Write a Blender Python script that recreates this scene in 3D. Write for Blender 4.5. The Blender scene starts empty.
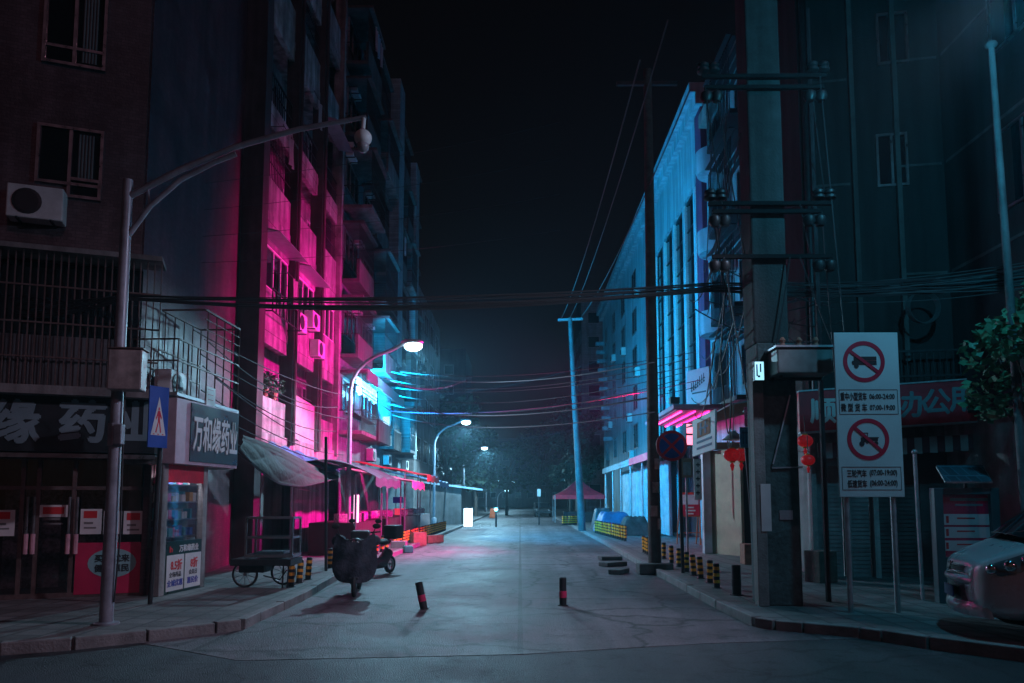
import bpy, math, random
from mathutils import Vector as V, Matrix
random.seed(7)
S = bpy.context.scene
COL = S.collection
R = math.radians

# ------------------------------------------------------------------ camera
FPX, PCX, PCY, CAMH = 740.0, 512.0, 435.3, 1.7
cam_d = bpy.data.cameras.new('camera')
cam = bpy.data.objects.new('camera', cam_d)
COL.objects.link(cam)
cam_d.sensor_width = 36.0
cam_d.lens = FPX / 1024 * 36.0
cam_d.shift_y = (PCY - 341.5) / 1024
cam_d.clip_start, cam_d.clip_end = 0.1, 2000
cam.location = (0, 0, CAMH)
cam.rotation_euler = (R(95), 0, R(0.62))
S.camera = cam
CROT = cam.rotation_euler.to_matrix()

def ray(px, py):
    return CROT @ V(((px - PCX) / FPX, -(py - PCY) / FPX, -1))
def at(px, py, y):
    d = ray(px, py); return V((0, 0, CAMH)) + d * (y / d.y)
def gp(px, py, z=0.0):
    d = ray(px, py); return V((0, 0, CAMH)) + d * ((z - CAMH) / d.z)

# ------------------------------------------------------------------ materials
MATS = {}
def nd(nt, t, **kw):
    n = nt.nodes.new(t)
    for k, v in kw.items(): setattr(n, k, v)
    return n
def mat(name, col, rough=0.6, metal=0.0, var=0.25, scale=2.5, bump=0.0, bscale=30.0, emit=None, es=0.0, spec=0.5,
        streak=0.0, tiles=None, ribs=None, coat=0.0):
    if name in MATS: return MATS[name]
    m = bpy.data.materials.new(name); m.use_nodes = True
    nt = m.node_tree; p = nt.nodes['Principled BSDF']; L = nt.links.new
    p.inputs['Roughness'].default_value = rough
    p.inputs['Metallic'].default_value = metal
    p.inputs['Specular IOR Level'].default_value = spec
    p.inputs['Coat Weight'].default_value = coat
    p.inputs['Base Color'].default_value = (*col, 1)
    geo = nd(nt, 'ShaderNodeNewGeometry')
    out = None
    if var > 0:
        no = nd(nt, 'ShaderNodeTexNoise'); no.inputs['Scale'].default_value = scale; no.inputs['Detail'].default_value = 8
        no.inputs['Roughness'].default_value = 0.65
        L(geo.outputs['Position'], no.inputs['Vector'])
        mr = nd(nt, 'ShaderNodeMapRange')
        mr.inputs['From Min'].default_value = 0.3; mr.inputs['From Max'].default_value = 0.7
        mr.inputs['To Min'].default_value = 1 - var; mr.inputs['To Max'].default_value = 1 + var
        L(no.outputs['Fac'], mr.inputs['Value'])
        fac = mr.outputs['Result']
        if streak > 0:                                   # dirt runs down a wall
            mp = nd(nt, 'ShaderNodeMapping'); mp.inputs['Scale'].default_value = (2.2, 2.2, 0.18)
            n2 = nd(nt, 'ShaderNodeTexNoise'); n2.inputs['Scale'].default_value = 1.6; n2.inputs['Detail'].default_value = 6
            L(geo.outputs['Position'], mp.inputs['Vector']); L(mp.outputs['Vector'], n2.inputs['Vector'])
            m2 = nd(nt, 'ShaderNodeMapRange'); m2.inputs['From Min'].default_value = 0.35; m2.inputs['From Max'].default_value = 0.65
            m2.inputs['To Min'].default_value = 1 - streak; m2.inputs['To Max'].default_value = 1.0
            L(n2.outputs['Fac'], m2.inputs['Value'])
            mu = nd(nt, 'ShaderNodeMath', operation='MULTIPLY'); L(fac, mu.inputs[0]); L(m2.outputs['Result'], mu.inputs[1]); fac = mu.outputs[0]
        vm = nd(nt, 'ShaderNodeVectorMath', operation='SCALE'); vm.inputs[0].default_value = col
        L(fac, vm.inputs['Scale']); out = vm.outputs['Vector']
        # uneven gloss
        rr = nd(nt, 'ShaderNodeMapRange'); rr.inputs['From Min'].default_value = 0.3; rr.inputs['From Max'].default_value = 0.7
        rr.inputs['To Min'].default_value = max(0.02, rough - 0.12); rr.inputs['To Max'].default_value = min(1, rough + 0.12)
        L(no.outputs['Fac'], rr.inputs['Value']); L(rr.outputs['Result'], p.inputs['Roughness'])
    height = None
    if tiles:                                            # tiles=(tangent x, tangent y, width, height, mortar brightness)
        tx, ty, tw, th, mb_ = tiles[:5]; ms_ = tiles[5] if len(tiles) > 5 else 0.06*min(tw, abs(th))
        dt = nd(nt, 'ShaderNodeVectorMath', operation='DOT_PRODUCT'); dt.inputs[1].default_value = (tx, ty, 0)
        L(geo.outputs['Position'], dt.inputs[0])
        sp = nd(nt, 'ShaderNodeSeparateXYZ'); L(geo.outputs['Position'], sp.inputs[0])
        cb = nd(nt, 'ShaderNodeCombineXYZ'); L(dt.outputs['Value'], cb.inputs[0])
        L(sp.outputs['Z'] if th > 0 else sp.outputs['X'], cb.inputs[1])
        br = nd(nt, 'ShaderNodeTexBrick'); br.inputs['Scale'].default_value = 1
        br.inputs['Brick Width'].default_value = tw; br.inputs['Row Height'].default_value = abs(th)
        br.inputs['Mortar Size'].default_value = ms_; br.offset = 0.5
        br.inputs['Color1'].default_value = (0.8, 0.8, 0.8, 1); br.inputs['Color2'].default_value = (1.15, 1.15, 1.15, 1)
        br.inputs['Mortar'].default_value = (mb_, mb_, mb_, 1)
        L(cb.outputs[0], br.inputs['Vector'])
        mm = nd(nt, 'ShaderNodeVectorMath', operation='MULTIPLY')
        if out: L(out, mm.inputs[0])
        else: mm.inputs[0].default_value = col
        L(br.outputs['Color'], mm.inputs[1]); out = mm.outputs['Vector']
        height = br.outputs['Fac']
    if out: L(out, p.inputs['Base Color'])
    if bump > 0:
        nb = nd(nt, 'ShaderNodeTexNoise'); nb.inputs['Scale'].default_value = bscale; nb.inputs['Detail'].default_value = 5
        L(geo.outputs['Position'], nb.inputs['Vector'])
        b = nd(nt, 'ShaderNodeBump'); b.inputs['Strength'].default_value = bump; b.inputs['Distance'].default_value = 0.03
        L(nb.outputs['Fac'], b.inputs['Height']); L(b.outputs['Normal'], p.inputs['Normal'])
    if emit:
        p.inputs['Emission Color'].default_value = (*emit, 1); p.inputs['Emission Strength'].default_value = es
    MATS[name] = m
    return m
def crack(m, scale, width, dark, speck=0.0):                # cracks, tar seams and stains on road surfaces
    nt = m.node_tree; p = nt.nodes['Principled BSDF']; L = nt.links.new; src = p.inputs['Base Color'].links[0].from_socket
    geo = nd(nt,'ShaderNodeNewGeometry'); no = nd(nt,'ShaderNodeTexNoise'); no.inputs['Scale'].default_value = 1.3; no.inputs['Detail'].default_value = 6
    L(geo.outputs['Position'], no.inputs['Vector'])
    ad = nd(nt,'ShaderNodeVectorMath', operation='MULTIPLY_ADD'); ad.inputs[1].default_value = (1.1,1.1,0); L(no.outputs['Color'], ad.inputs[0]); L(geo.outputs['Position'], ad.inputs[2])
    vo = nd(nt,'ShaderNodeTexVoronoi', feature='DISTANCE_TO_EDGE'); vo.inputs['Scale'].default_value = scale; L(ad.outputs[0], vo.inputs['Vector'])
    mr = nd(nt,'ShaderNodeMapRange'); mr.inputs['From Min'].default_value = 0; mr.inputs['From Max'].default_value = width; mr.inputs['To Min'].default_value = dark; mr.inputs['To Max'].default_value = 1
    L(vo.outputs['Distance'], mr.inputs['Value'])
    n2 = nd(nt,'ShaderNodeTexNoise'); n2.inputs['Scale'].default_value = 2.6; n2.inputs['Detail'].default_value = 9; n2.inputs['Roughness'].default_value = 0.75; L(geo.outputs['Position'], n2.inputs['Vector'])
    m2 = nd(nt,'ShaderNodeMapRange'); m2.inputs['From Min'].default_value = 0.36; m2.inputs['From Max'].default_value = 0.47; m2.inputs['To Min'].default_value = 0.38; m2.inputs['To Max'].default_value = 1; L(n2.outputs['Fac'], m2.inputs['Value'])
    mp = nd(nt,'ShaderNodeMapping'); mp.inputs['Scale'].default_value = (1.5,0.07,1); L(geo.outputs['Position'], mp.inputs['Vector'])
    n3 = nd(nt,'ShaderNodeTexNoise'); n3.inputs['Scale'].default_value = 1.2; n3.inputs['Detail'].default_value = 5; L(mp.outputs[0], n3.inputs['Vector'])
    m3 = nd(nt,'ShaderNodeMapRange'); m3.inputs['From Min'].default_value = 0.35; m3.inputs['From Max'].default_value = 0.65; m3.inputs['To Min'].default_value = 0.72; m3.inputs['To Max'].default_value = 1.2; L(n3.outputs['Fac'], m3.inputs['Value'])
    n4 = nd(nt,'ShaderNodeTexNoise'); n4.inputs['Scale'].default_value = 45; n4.inputs['Detail'].default_value = 3; L(geo.outputs['Position'], n4.inputs['Vector'])
    m4 = nd(nt,'ShaderNodeMapRange'); m4.inputs['From Min'].default_value = 0.3; m4.inputs['From Max'].default_value = 0.7; m4.inputs['To Min'].default_value = 0.6; m4.inputs['To Max'].default_value = 1.4; L(n4.outputs['Fac'], m4.inputs['Value'])
    mu0 = nd(nt,'ShaderNodeMath', operation='MULTIPLY'); L(mr.outputs[0], mu0.inputs[0]); L(m2.outputs[0], mu0.inputs[1])
    mu1 = nd(nt,'ShaderNodeMath', operation='MULTIPLY'); L(m3.outputs[0], mu1.inputs[0]); L(m4.outputs[0], mu1.inputs[1])
    mu = nd(nt,'ShaderNodeMath', operation='MULTIPLY'); L(mu0.outputs[0], mu.inputs[0]); L(mu1.outputs[0], mu.inputs[1])
    sc = nd(nt,'ShaderNodeVectorMath', operation='SCALE'); L(src, sc.inputs[0]); L(mu.outputs[0], sc.inputs['Scale']); L(sc.outputs[0], p.inputs['Base Color'])
def glass_mat(name, tint, mixf, k=1.0):
    m = bpy.data.materials.new(name); m.use_nodes = True; nt = m.node_tree; nt.nodes.clear(); L = nt.links.new
    o = nd(nt, 'ShaderNodeOutputMaterial'); g = nd(nt, 'ShaderNodeBsdfGlossy'); g.inputs['Roughness'].default_value = 0.04
    g.inputs['Color'].default_value = (0.9, 0.9, 0.9, 1)
    t = nd(nt, 'ShaderNodeBsdfTransparent'); t.inputs['Color'].default_value = (*tint, 1)
    fr = nd(nt, 'ShaderNodeFresnel'); fr.inputs['IOR'].default_value = 1.5
    ad = nd(nt, 'ShaderNodeMath', operation='MULTIPLY_ADD'); ad.inputs[1].default_value = k; ad.inputs[2].default_value = mixf
    mx = nd(nt, 'ShaderNodeMixShader'); L(fr.outputs[0], ad.inputs[0]); L(ad.outputs[0], mx.inputs[0])
    L(t.outputs[0], mx.inputs[1]); L(g.outputs[0], mx.inputs[2]); L(mx.outputs[0], o.inputs[0])
    MATS[name] = m; return m
def light_mat(name, col, s):
    return mat(name, (0.8, 0.8, 0.8), 0.5, var=0, emit=col, es=s)

ASPHALT = mat('asphalt', (0.055,0.06,0.068), 0.6, var=0.45, scale=0.9, bump=0.9, bscale=70)
CONCROAD = mat('worn_concrete_road', (0.165,0.143,0.158), 0.62, var=0.6, scale=0.5, bump=0.7, bscale=60, tiles=(0,1,5.2,-3.7,0.45,0.035))
PAVE = mat('paving', (0.16, 0.15, 0.15), 0.7, var=0.4, scale=1.5, bump=0.3, bscale=25, tiles=(0, 1, 0.4, -0.4, 0.55))
KERB = mat('kerb_stone', (0.21,0.2,0.2), 0.7, var=0.4, scale=3, bump=0.4)
crack(CONCROAD, 0.42, 0.026, 0.25); crack(ASPHALT, 0.3, 0.012, 0.5)
DIRT = mat('dirt', (0.06, 0.055, 0.05), 0.9)
CONC = mat('concrete', (0.24, 0.235, 0.23), 0.8, var=0.35, scale=3, bump=0.35, bscale=30, streak=0.35)
CONCD = mat('dark_concrete', (0.12, 0.115, 0.115), 0.85, var=0.4, scale=2, bump=0.35, bscale=22, streak=0.4)
TILEW = mat('small_maroon_wall_tile', (0.15,0.095,0.105), 0.5, var=0.45, scale=1.4, bump=0.15, tiles=(0.94, 0.342, 0.11, 0.055, 0.55), streak=0.4)
TILES = mat('small_wall_tile', (0.14,0.065,0.08), 0.55, var=0.4, scale=1.4, bump=0.15, tiles=(0.17, 0.98, 0.11, 0.055, 0.6), streak=0.35)
PLAST = mat('weathered_plaster', (0.38,0.36,0.36), 0.8, var=0.55, scale=1.3, bump=0.5, bscale=14, streak=0.65)
PLASTD = mat('grimy_plaster', (0.24, 0.22, 0.22), 0.8, var=0.4, scale=1.5, bump=0.25, bscale=18, streak=0.5)
PIER = mat('shaded_plaster', (0.085, 0.06, 0.065), 0.85, var=0.4, scale=2, streak=0.4)  # shade of the unlit end wall and pillars put into the plaster colour
TEALW = mat('blue_grey_tile_wall', (0.17, 0.21, 0.23), 0.6, var=0.35, scale=1.2, tiles=(0, 1, 0.24, 0.09, 0.7), streak=0.4)
HALL = mat('pale_hall_render', (0.30,0.46,0.53), 0.7, var=0.22, scale=0.8, bump=0.15, streak=0.4)
HALLP = mat('shade_dark_panel', (0.025,0.04,0.045), 0.6, var=0.3, scale=2, streak=0.4)  # shade of the tall recesses put into a near black panel colour
MAROON = mat('maroon_paint', (0.22, 0.05, 0.12), 0.7, var=0.3, streak=0.3)
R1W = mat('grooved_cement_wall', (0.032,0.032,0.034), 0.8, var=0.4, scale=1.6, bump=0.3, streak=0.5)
ALU = mat('aluminium', (0.34,0.34,0.36), 0.35, 0.9, var=0.2, scale=8)
GALV = mat('galvanised_steel', (0.42, 0.43, 0.46), 0.45, 0.6, var=0.25, scale=6)
GREYP = mat('grey_pole_paint', (0.30,0.31,0.36), 0.45, 0.2, var=0.3, scale=5, streak=0.2)
DARKM = mat('dark_metal', (0.045, 0.045, 0.05), 0.5, 0.5, var=0.3, scale=8)
RUSTY = mat('rusty_bars', (0.15,0.10,0.095), 0.6, 0.4, var=0.4, scale=12)
BLACK = mat('black_rubber', (0.022, 0.022, 0.024), 0.7, var=0.2)
CABLE = mat('cable_sheath', (0.03, 0.03, 0.034), 0.55, var=0)
CABLEL = mat('grey_cable_sheath', (0.075,0.085,0.09), 0.45, var=0)
YEL = mat('yellow_reflective_paint', (0.85,0.34,0.03), 0.45, var=0.3, scale=14)
REDB = mat('trail_red_band', (0.6, 0.03, 0.12), 0.4, var=0.2, scale=14)  # red of a passing light trail put into the band colour
BLKP = mat('black_paint', (0.02, 0.02, 0.022), 0.5, var=0.3, scale=9)
WHITEP = mat('white_paint', (0.72, 0.72, 0.72), 0.5, var=0.15, scale=4)
SIGNW = mat('white_sign_sheeting', (0.62, 0.68, 0.70), 0.45, var=0.08, scale=2)
SIGNR = mat('red_sign_sheeting', (0.62, 0.02, 0.06), 0.45, var=0.12)
SIGNB = mat('blue_sign_sheeting', (0.02, 0.09, 0.42), 0.4, var=0.15)
SIGNK = mat('black_sign_print', (0.025, 0.03, 0.035), 0.5, var=0)
SHUT = mat('roller_shutter_metal', (0.34, 0.32, 0.33), 0.5, 0.3, var=0.3, scale=2.5, streak=0.3)
SHUTD = mat('dark_roller_shutter_metal', (0.13, 0.12, 0.125), 0.5, 0.3, var=0.3, scale=2.5, streak=0.3)
TARP = mat('grey_tarpaulin', (0.065,0.062,0.06), 0.75, var=0.5, scale=2.5, bump=0.8, bscale=9, spec=0.15)
TARPB = mat('blue_tarpaulin', (0.05,0.14,0.28), 0.5, var=0.3, scale=3, bump=0.4, bscale=8)
TARPR = mat('red_canopy_cloth', (0.72,0.04,0.08), 0.7, var=0.3, scale=3, bump=0.3, bscale=9)
TARPD = mat('dark_tarpaulin', (0.08, 0.085, 0.1), 0.45, var=0.3, scale=3, bump=0.5, bscale=8)
TARPK = mat('pink_canopy_cloth', (0.6, 0.3, 0.36), 0.7, var=0.25, scale=3, bump=0.3)
BROWN = mat('brown_awning_cloth', (0.30, 0.16, 0.11), 0.75, var=0.3, scale=6)
BOARDG = mat('dark_green_board', (0.012, 0.045, 0.042), 0.35, var=0.3)
BOARDK = mat('black_fascia_board', (0.02, 0.024, 0.028), 0.4, var=0.3)
LETT = mat('pale_teal_lettering', (0.17,0.25,0.28), 0.5, var=0.15)
LETW = mat('white_lettering', (0.7, 0.68, 0.68), 0.5, var=0.1)
LETR = mat('red_lettering', (0.65, 0.03, 0.04), 0.5, var=0)
LETB = mat('blue_lettering', (0.06, 0.07, 0.35), 0.5, var=0)
BOARDR = mat('red_fascia_board', (0.55,0.03,0.05), 0.5, var=0.3)
POSTER = mat('white_poster_paper', (0.7, 0.66, 0.66), 0.6, var=0.12)
POSTR = mat('pink_red_poster_print', (0.55,0.02,0.09), 0.5, var=0.2)
OVAL = mat('pale_teal_print', (0.25, 0.45, 0.47), 0.5, var=0.1)
ORANGE = mat('orange_red_frame_paint', (0.6, 0.12, 0.05), 0.5, var=0.2)
LANT = mat('red_lantern_silk', (0.8,0.025,0.03), 0.4, var=0.3, scale=25, emit=(1.0,0.02,0.03), es=0.09)
GOLD = mat('gold_trim', (0.6, 0.38, 0.08), 0.4, 0.4, var=0.1)
BEIGE = mat('beige_wall_panel', (0.52, 0.44, 0.32), 0.6, var=0.2, scale=2)
WOOD = mat('old_wood_pole', (0.105, 0.085, 0.08), 0.85, var=0.45, scale=5, bump=0.5, bscale=16, streak=0.3)
LEAF = mat('leaf_green', (0.06,0.19,0.10), 0.5, var=0.5, scale=3)
LEAFD = mat('dark_leaf', (0.05, 0.085, 0.055), 0.55, var=0.5, scale=0.8)
BARK = mat('bark', (0.10, 0.08, 0.07), 0.9, var=0.4, scale=6, bump=0.5)
RUST = mat('rust_stained_white_paint', (0.5, 0.42, 0.42), 0.55, var=0.35, scale=7, streak=0.5)
VANP = mat('silver_car_paint', (0.62,0.61,0.64), 0.3, 0.2, var=0.05, scale=1, coat=0.6)
CHROME = mat('chrome', (0.75, 0.75, 0.76), 0.12, 1.0, var=0.08)
PLASTIC = mat('black_plastic', (0.03, 0.03, 0.034), 0.5, var=0.15)
BLANK = mat('dark_quilted_cloth', (0.035, 0.038, 0.055), 0.8, var=0.3, scale=8, bump=0.8, bscale=14)
BLANKT = mat('teal_striped_cloth', (0.03, 0.11, 0.15), 0.8, var=0.3, scale=8, bump=0.6, bscale=14)
BRICK = mat('old_brick', (0.30, 0.13, 0.09), 0.85, var=0.4, scale=8, bump=0.4)
GOODS = mat('stocked_goods', (0.35, 0.3, 0.32), 0.5, var=0.9, scale=14)
SOLAR = mat('solar_cells', (0.05, 0.12, 0.16), 0.2, 0.3, var=0.15, tiles=(1, 0, 0.16, 0.16, 1.8))
CURT = mat('faded_curtain', (0.22, 0.2, 0.2), 0.9, var=0.3)
GLASS = glass_mat('window_glass', (0.82, 0.86, 0.88), 0.05)
KGLASS = glass_mat('clean_pane_glass', (0.92,0.94,0.95), 0.02, 0.25)
DGLASS = mat('dark_window_glass', (0.012, 0.014, 0.018), 0.07, var=0, spec=0.6)
LAMPW = light_mat('street_lamp_glow', (0.6,0.9,1.0), 11)
NEONB = light_mat('blue_white_neon', (0.13,0.58,1.0), 14)
LBOX = light_mat('white_lightbox', (0.75, 0.9, 1.0), 3.5)
NEONP = light_mat('magenta_neon', (1.0, 0.02, 0.32), 5)
NEONPW = light_mat('pink_lightbox', (1.0, 0.22, 0.35), 2.4)
CYANL = light_mat('cyan_lamp', (0.1, 0.75, 1.0), 12)
TUBE = light_mat('cold_white_tube', (0.75, 0.85, 1.0), 4)
TUBEP = light_mat('pink_white_tube', (1.0, 0.55, 0.8), 2.2)

# ------------------------------------------------------------------ mesh builder
WM = {}                                                   # object -> world matrix
class MB:
    def __init__(s): s.v = []; s.f = []
    def add(s, vs, fs):
        k = len(s.v); s.v += [V(p) for p in vs]; s.f += [tuple(i + k for i in f) for f in fs]; return s
    def obox(s, o, a, b, c):
        o, a, b, c = V(o), V(a), V(b), V(c)
        if a.cross(b).dot(c) < 0: a, b = b, a
        vs = [o, o+a, o+a+b, o+b, o+c, o+a+c, o+a+b+c, o+b+c]
        return s.add(vs, [(3,2,1,0),(4,5,6,7),(0,1,5,4),(1,2,6,5),(2,3,7,6),(3,0,4,7)])
    def box(s, c, d, rz=0.0):
        m = Matrix.Rotation(rz, 3, 'Z'); a, b, h = m @ V((d[0],0,0)), m @ V((0,d[1],0)), V((0,0,d[2]))
        return s.obox(V(c) - (a+b+h)/2, a, b, h)
    def beam(s, p, q, w, h=None, up=V((0,0,1))):
        p, q = V(p), V(q); h = h or w; d = q - p
        if abs(d.normalized().dot(up)) > 0.95: up = V((0,1,0))
        a = d.cross(up).normalized()*w; b = a.cross(d).normalized()*h
        return s.obox(p - a/2 - b/2, d, a, b)
    def tube(s, pts, r, n=8, caps=True):
        pts = [V(p) for p in pts]; k = len(pts)
        rs = r if isinstance(r, (list, tuple)) else [r]*k
        base = len(s.v); ref = None
        for i, p in enumerate(pts):
            t = (pts[min(i+1,k-1)] - pts[max(i-1,0)]).normalized()
            if ref is None:
                ref = V((0,0,1)) if abs(t.z) < 0.9 else V((1,0,0))
            a = ref - t*ref.dot(t); a.normalize(); ref = a; b = t.cross(a)
            for j in range(n):
                th = 2*math.pi*j/n; s.v.append(p + (a*math.cos(th)+b*math.sin(th))*rs[i])
        for i in range(k-1):
            for j in range(n):
                j2 = (j+1) % n
                s.f.append((base+i*n+j, base+i*n+j2, base+(i+1)*n+j2, base+(i+1)*n+j))
        if caps:
            s.f.append(tuple(base+j for j in reversed(range(n)))); s.f.append(tuple(base+(k-1)*n+j for j in range(n)))
        return s
    def lathe(s, prof, c, axis=V((0,0,1)), n=16, a0=0.0, a1=2*math.pi):
        c, axis = V(c), V(axis).normalized()
        a = V((1,0,0)) if abs(axis.x) < 0.9 else V((0,1,0)); a = (a - axis*a.dot(axis)).normalized(); b = axis.cross(a)
        base = len(s.v); full = abs(a1-a0-2*math.pi) < 1e-6; cnt = n if full else n+1
        for r, h in prof:
            for j in range(cnt):
                th = a0 + (a1-a0)*j/n; s.v.append(c + axis*h + (a*math.cos(th)+b*math.sin(th))*r)
        for i in range(len(prof)-1):
            for j in range(n):
                j2 = (j+1) % cnt
                s.f.append((base+i*cnt+j, base+i*cnt+j2, base+(i+1)*cnt+j2, base+(i+1)*cnt+j))
        if full and abs(prof[0][0]-prof[-1][0])+abs(prof[0][1]-prof[-1][1]) > 1e-4:
            if prof[0][0] > 1e-4: s.f.append(tuple(base+j for j in reversed(range(n))))
            if prof[-1][0] > 1e-4: s.f.append(tuple(base+(len(prof)-1)*cnt+j for j in range(n)))
        return s
    def ball(s, c, r, sc=(1,1,1), nu=12, nv=8):
        c = V(c); base = len(s.v)
        for i in range(nv+1):
            ph = math.pi*i/nv
            for j in range(nu):
                th = 2*math.pi*j/nu
                s.v.append(c + V((r*sc[0]*math.sin(ph)*math.cos(th), r*sc[1]*math.sin(ph)*math.sin(th), r*sc[2]*math.cos(ph))))
        for i in range(nv):
            for j in range(nu):
                j2 = (j+1) % nu; s.f.append((base+i*nu+j, base+(i+1)*nu+j, base+(i+1)*nu+j2, base+i*nu+j2))
        return s
    def prism(s, pts, w):
        pts = [V(p) for p in pts]; w = V(w); n = len(pts)
        nrm = sum(((pts[i]-pts[0]).cross(pts[(i+1)%n]-pts[0]) for i in range(1,n)), V((0,0,0)))
        if nrm.dot(w) < 0: pts.reverse()
        base = len(s.v); s.v += pts + [p + w for p in pts]
        s.f.append(tuple(base+i for i in reversed(range(n)))); s.f.append(tuple(base+n+i for i in range(n)))
        for i in range(n):
            j = (i+1) % n; s.f.append((base+i, base+j, base+n+j, base+n+i))
        return s
    def sheet(s, fn, nu, nv, th=0.006):
        P = [[V(fn(i/nu, j/nv)) for j in range(nv+1)] for i in range(nu+1)]
        base = len(s.v); W = nv+1
        nr = (P[nu][0]-P[0][0]).cross(P[0][nv]-P[0][0]); nr = nr.normalized()*th if nr.length > 0 else V((0,0,th))
        for row in P: s.v += row
        off = len(s.v) - base
        for row in P: s.v += [p - nr for p in row]
        for i in range(nu):
            for j in range(nv):
                q = (base+i*W+j, base+(i+1)*W+j, base+(i+1)*W+j+1, base+i*W+j+1)
                s.f.append(q); s.f.append(tuple(x+off for x in reversed(q)))
        ring = [i*W for i in range(nu+1)] + [nu*W+j for j in range(1,nv+1)] + [i*W+nv for i in range(nu-1,-1,-1)] + [j for j in range(nv-1,0,-1)]
        for a, b in zip(ring, ring[1:]+ring[:1]): s.f.append((base+b, base+a, base+a+off, base+b+off))
        return s
    def build(s, name, m, parent=None, smooth=None, bevel=0.0, loc=None):
        M = WM[parent.name] if parent else Matrix.Identity(4)
        if loc is not None: M = Matrix.Translation(V(loc))
        Mi = M.inverted()
        me = bpy.data.meshes.new(name); me.from_pydata([tuple(Mi @ p) for p in s.v], [], s.f)
        mm = m if isinstance(m, list) else [m]
        for x in mm: me.materials.append(x)
        if smooth is not None:
            me.shade_smooth(); me.set_sharp_from_angle(angle=R(smooth))
        me.update()
        o = bpy.data.objects.new(name, me); COL.objects.link(o)
        if parent: o.parent = parent; WM[o.name] = M.copy()
        else: o.matrix_world = M; WM[o.name] = M.copy()
        if bevel > 0:
            b = o.modifiers.new('bevel', 'BEVEL'); b.width = bevel; b.segments = 2; b.limit_method = 'ANGLE'
        return o

def tag(o, label=None, cat=None, group=None, kind=None):
    if label: o['label'] = label
    if cat: o['category'] = cat
    if group: o['group'] = group
    if kind: o['kind'] = kind
    return o
def thing(name, loc, label, cat, group=None, rz=0.0):
    o = bpy.data.objects.new(name, None); COL.objects.link(o); o.empty_display_size = 0.2
    M = Matrix.Translation(V(loc)) @ Matrix.Rotation(rz, 4, 'Z'); o.location = V(loc); o.rotation_euler = (0, 0, rz)
    WM[o.name] = M
    return tag(o, label, cat, group)
def kids(o): return [c for c in o.children]
def copy_tree(o, loc=None, rz=None, label=None, parent=None, group=None):
    c = o.copy(); COL.objects.link(c)
    if parent is not None: c.parent = parent
    if loc is not None: c.location = V(loc)
    if rz is not None: c.rotation_euler = (c.rotation_euler.x, c.rotation_euler.y, rz)
    if label: c['label'] = label
    if group: c['group'] = group
    for k in kids(o): copy_tree(k, parent=c)
    return c

class F:                                                  # a vertical facade plane: u along it (to the viewer's right), n outward
    def __init__(s, O, u):
        s.O = V((O[0], O[1], 0)); s.u = V((u[0], u[1], 0)).normalized(); s.n = V((s.u.y, -s.u.x, 0))
    def p(s, u, z, n=0.0): return s.O + s.u*u + s.n*n + V((0,0,z))
    def uz(s, px, py, n=0.0):
        d = ray(px, py); o = V((0,0,CAMH)); t = (s.O + s.n*n - o).dot(s.n) / d.dot(s.n); q = o + d*t
        return (q - s.O).dot(s.u), q.z
    def box(s, mb, u0, u1, z0, z1, n0, n1): return mb.obox(s.p(u0,z0,n0), s.u*(u1-u0), s.n*(n1-n0), V((0,0,z1-z0)))
    def pbox(s, mb, x0, x1, y0, y1, n0, n1):              # box given by two corners seen on the plane n1
        a, b = s.uz(x0, y0, n1), s.uz(x1, y1, n1)
        return s.box(mb, min(a[0],b[0]), max(a[0],b[0]), min(a[1],b[1]), max(a[1],b[1]), n0, n1)

def text(body, h, f, u, z, n, m, parent, name='lettering', sx=1.0, weight=0.012, depth=0.01, shear=0.0):
    c = bpy.data.curves.new('t', 'FONT'); c.body = body; c.size = 1; c.align_x = 'CENTER'; c.align_y = 'CENTER'
    c.extrude = 0.02; c.offset = 0.004; c.resolution_u = 2
    o = bpy.data.objects.new('t', c); COL.objects.link(o)
    bpy.context.view_layer.update()
    me = o.evaluated_get(bpy.context.evaluated_depsgraph_get()).to_mesh()
    zs = [v.co.y for v in me.vertices]; xs = [v.co.x for v in me.vertices]
    ym = (min(zs)+max(zs))/2; xm = (min(xs)+max(xs))/2; k = h/0.92
    b = MB()
    offs = [(0,0)] if weight < 0.015 else [(0,0)]+[(weight*0.9*a, weight*0.9*c_) for a, c_ in ((1,0),(-1,0),(0,1),(0,-1))]
    for i_, (ox, oz) in enumerate(offs):
        b.add([f.p(u + (v.co.x-xm+ox)*k*sx, z + (v.co.y-ym+oz)*k, n + v.co.z/0.02*depth/2*(1-0.07*i_)) for v in me.vertices], [tuple(p.vertices) for p in me.polygons])
    o.evaluated_get(bpy.context.evaluated_depsgraph_get()).to_mesh_clear()
    bpy.data.objects.remove(o); bpy.data.curves.remove(c)
    return b.build(name, m, parent)

def lamp(name, loc, energy, col, parent=None, kind='POINT', size=0.15, aim=None, spot=None, blend=0.5, spread=None, size_y=None):
    d = bpy.data.lights.new(name, kind); d.energy = energy; d.color = col
    if kind == 'AREA':
        d.size = size
        if size_y: d.shape = 'RECTANGLE'; d.size_y = size_y
        if spread: d.spread = R(spread)
    else: d.shadow_soft_size = size
    if spot: d.spot_size = R(spot); d.spot_blend = blend
    o = bpy.data.objects.new(name, d); COL.objects.link(o)
    rot = (V(aim) - V(loc)).to_track_quat('-Z', 'Y').to_matrix().to_4x4() if aim is not None else Matrix.Identity(4)
    M = Matrix.Translation(V(loc)) @ rot
    if parent: o.parent = parent; o.matrix_local = WM[parent.name].inverted() @ M
    else: o.matrix_world = M
    return o

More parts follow.
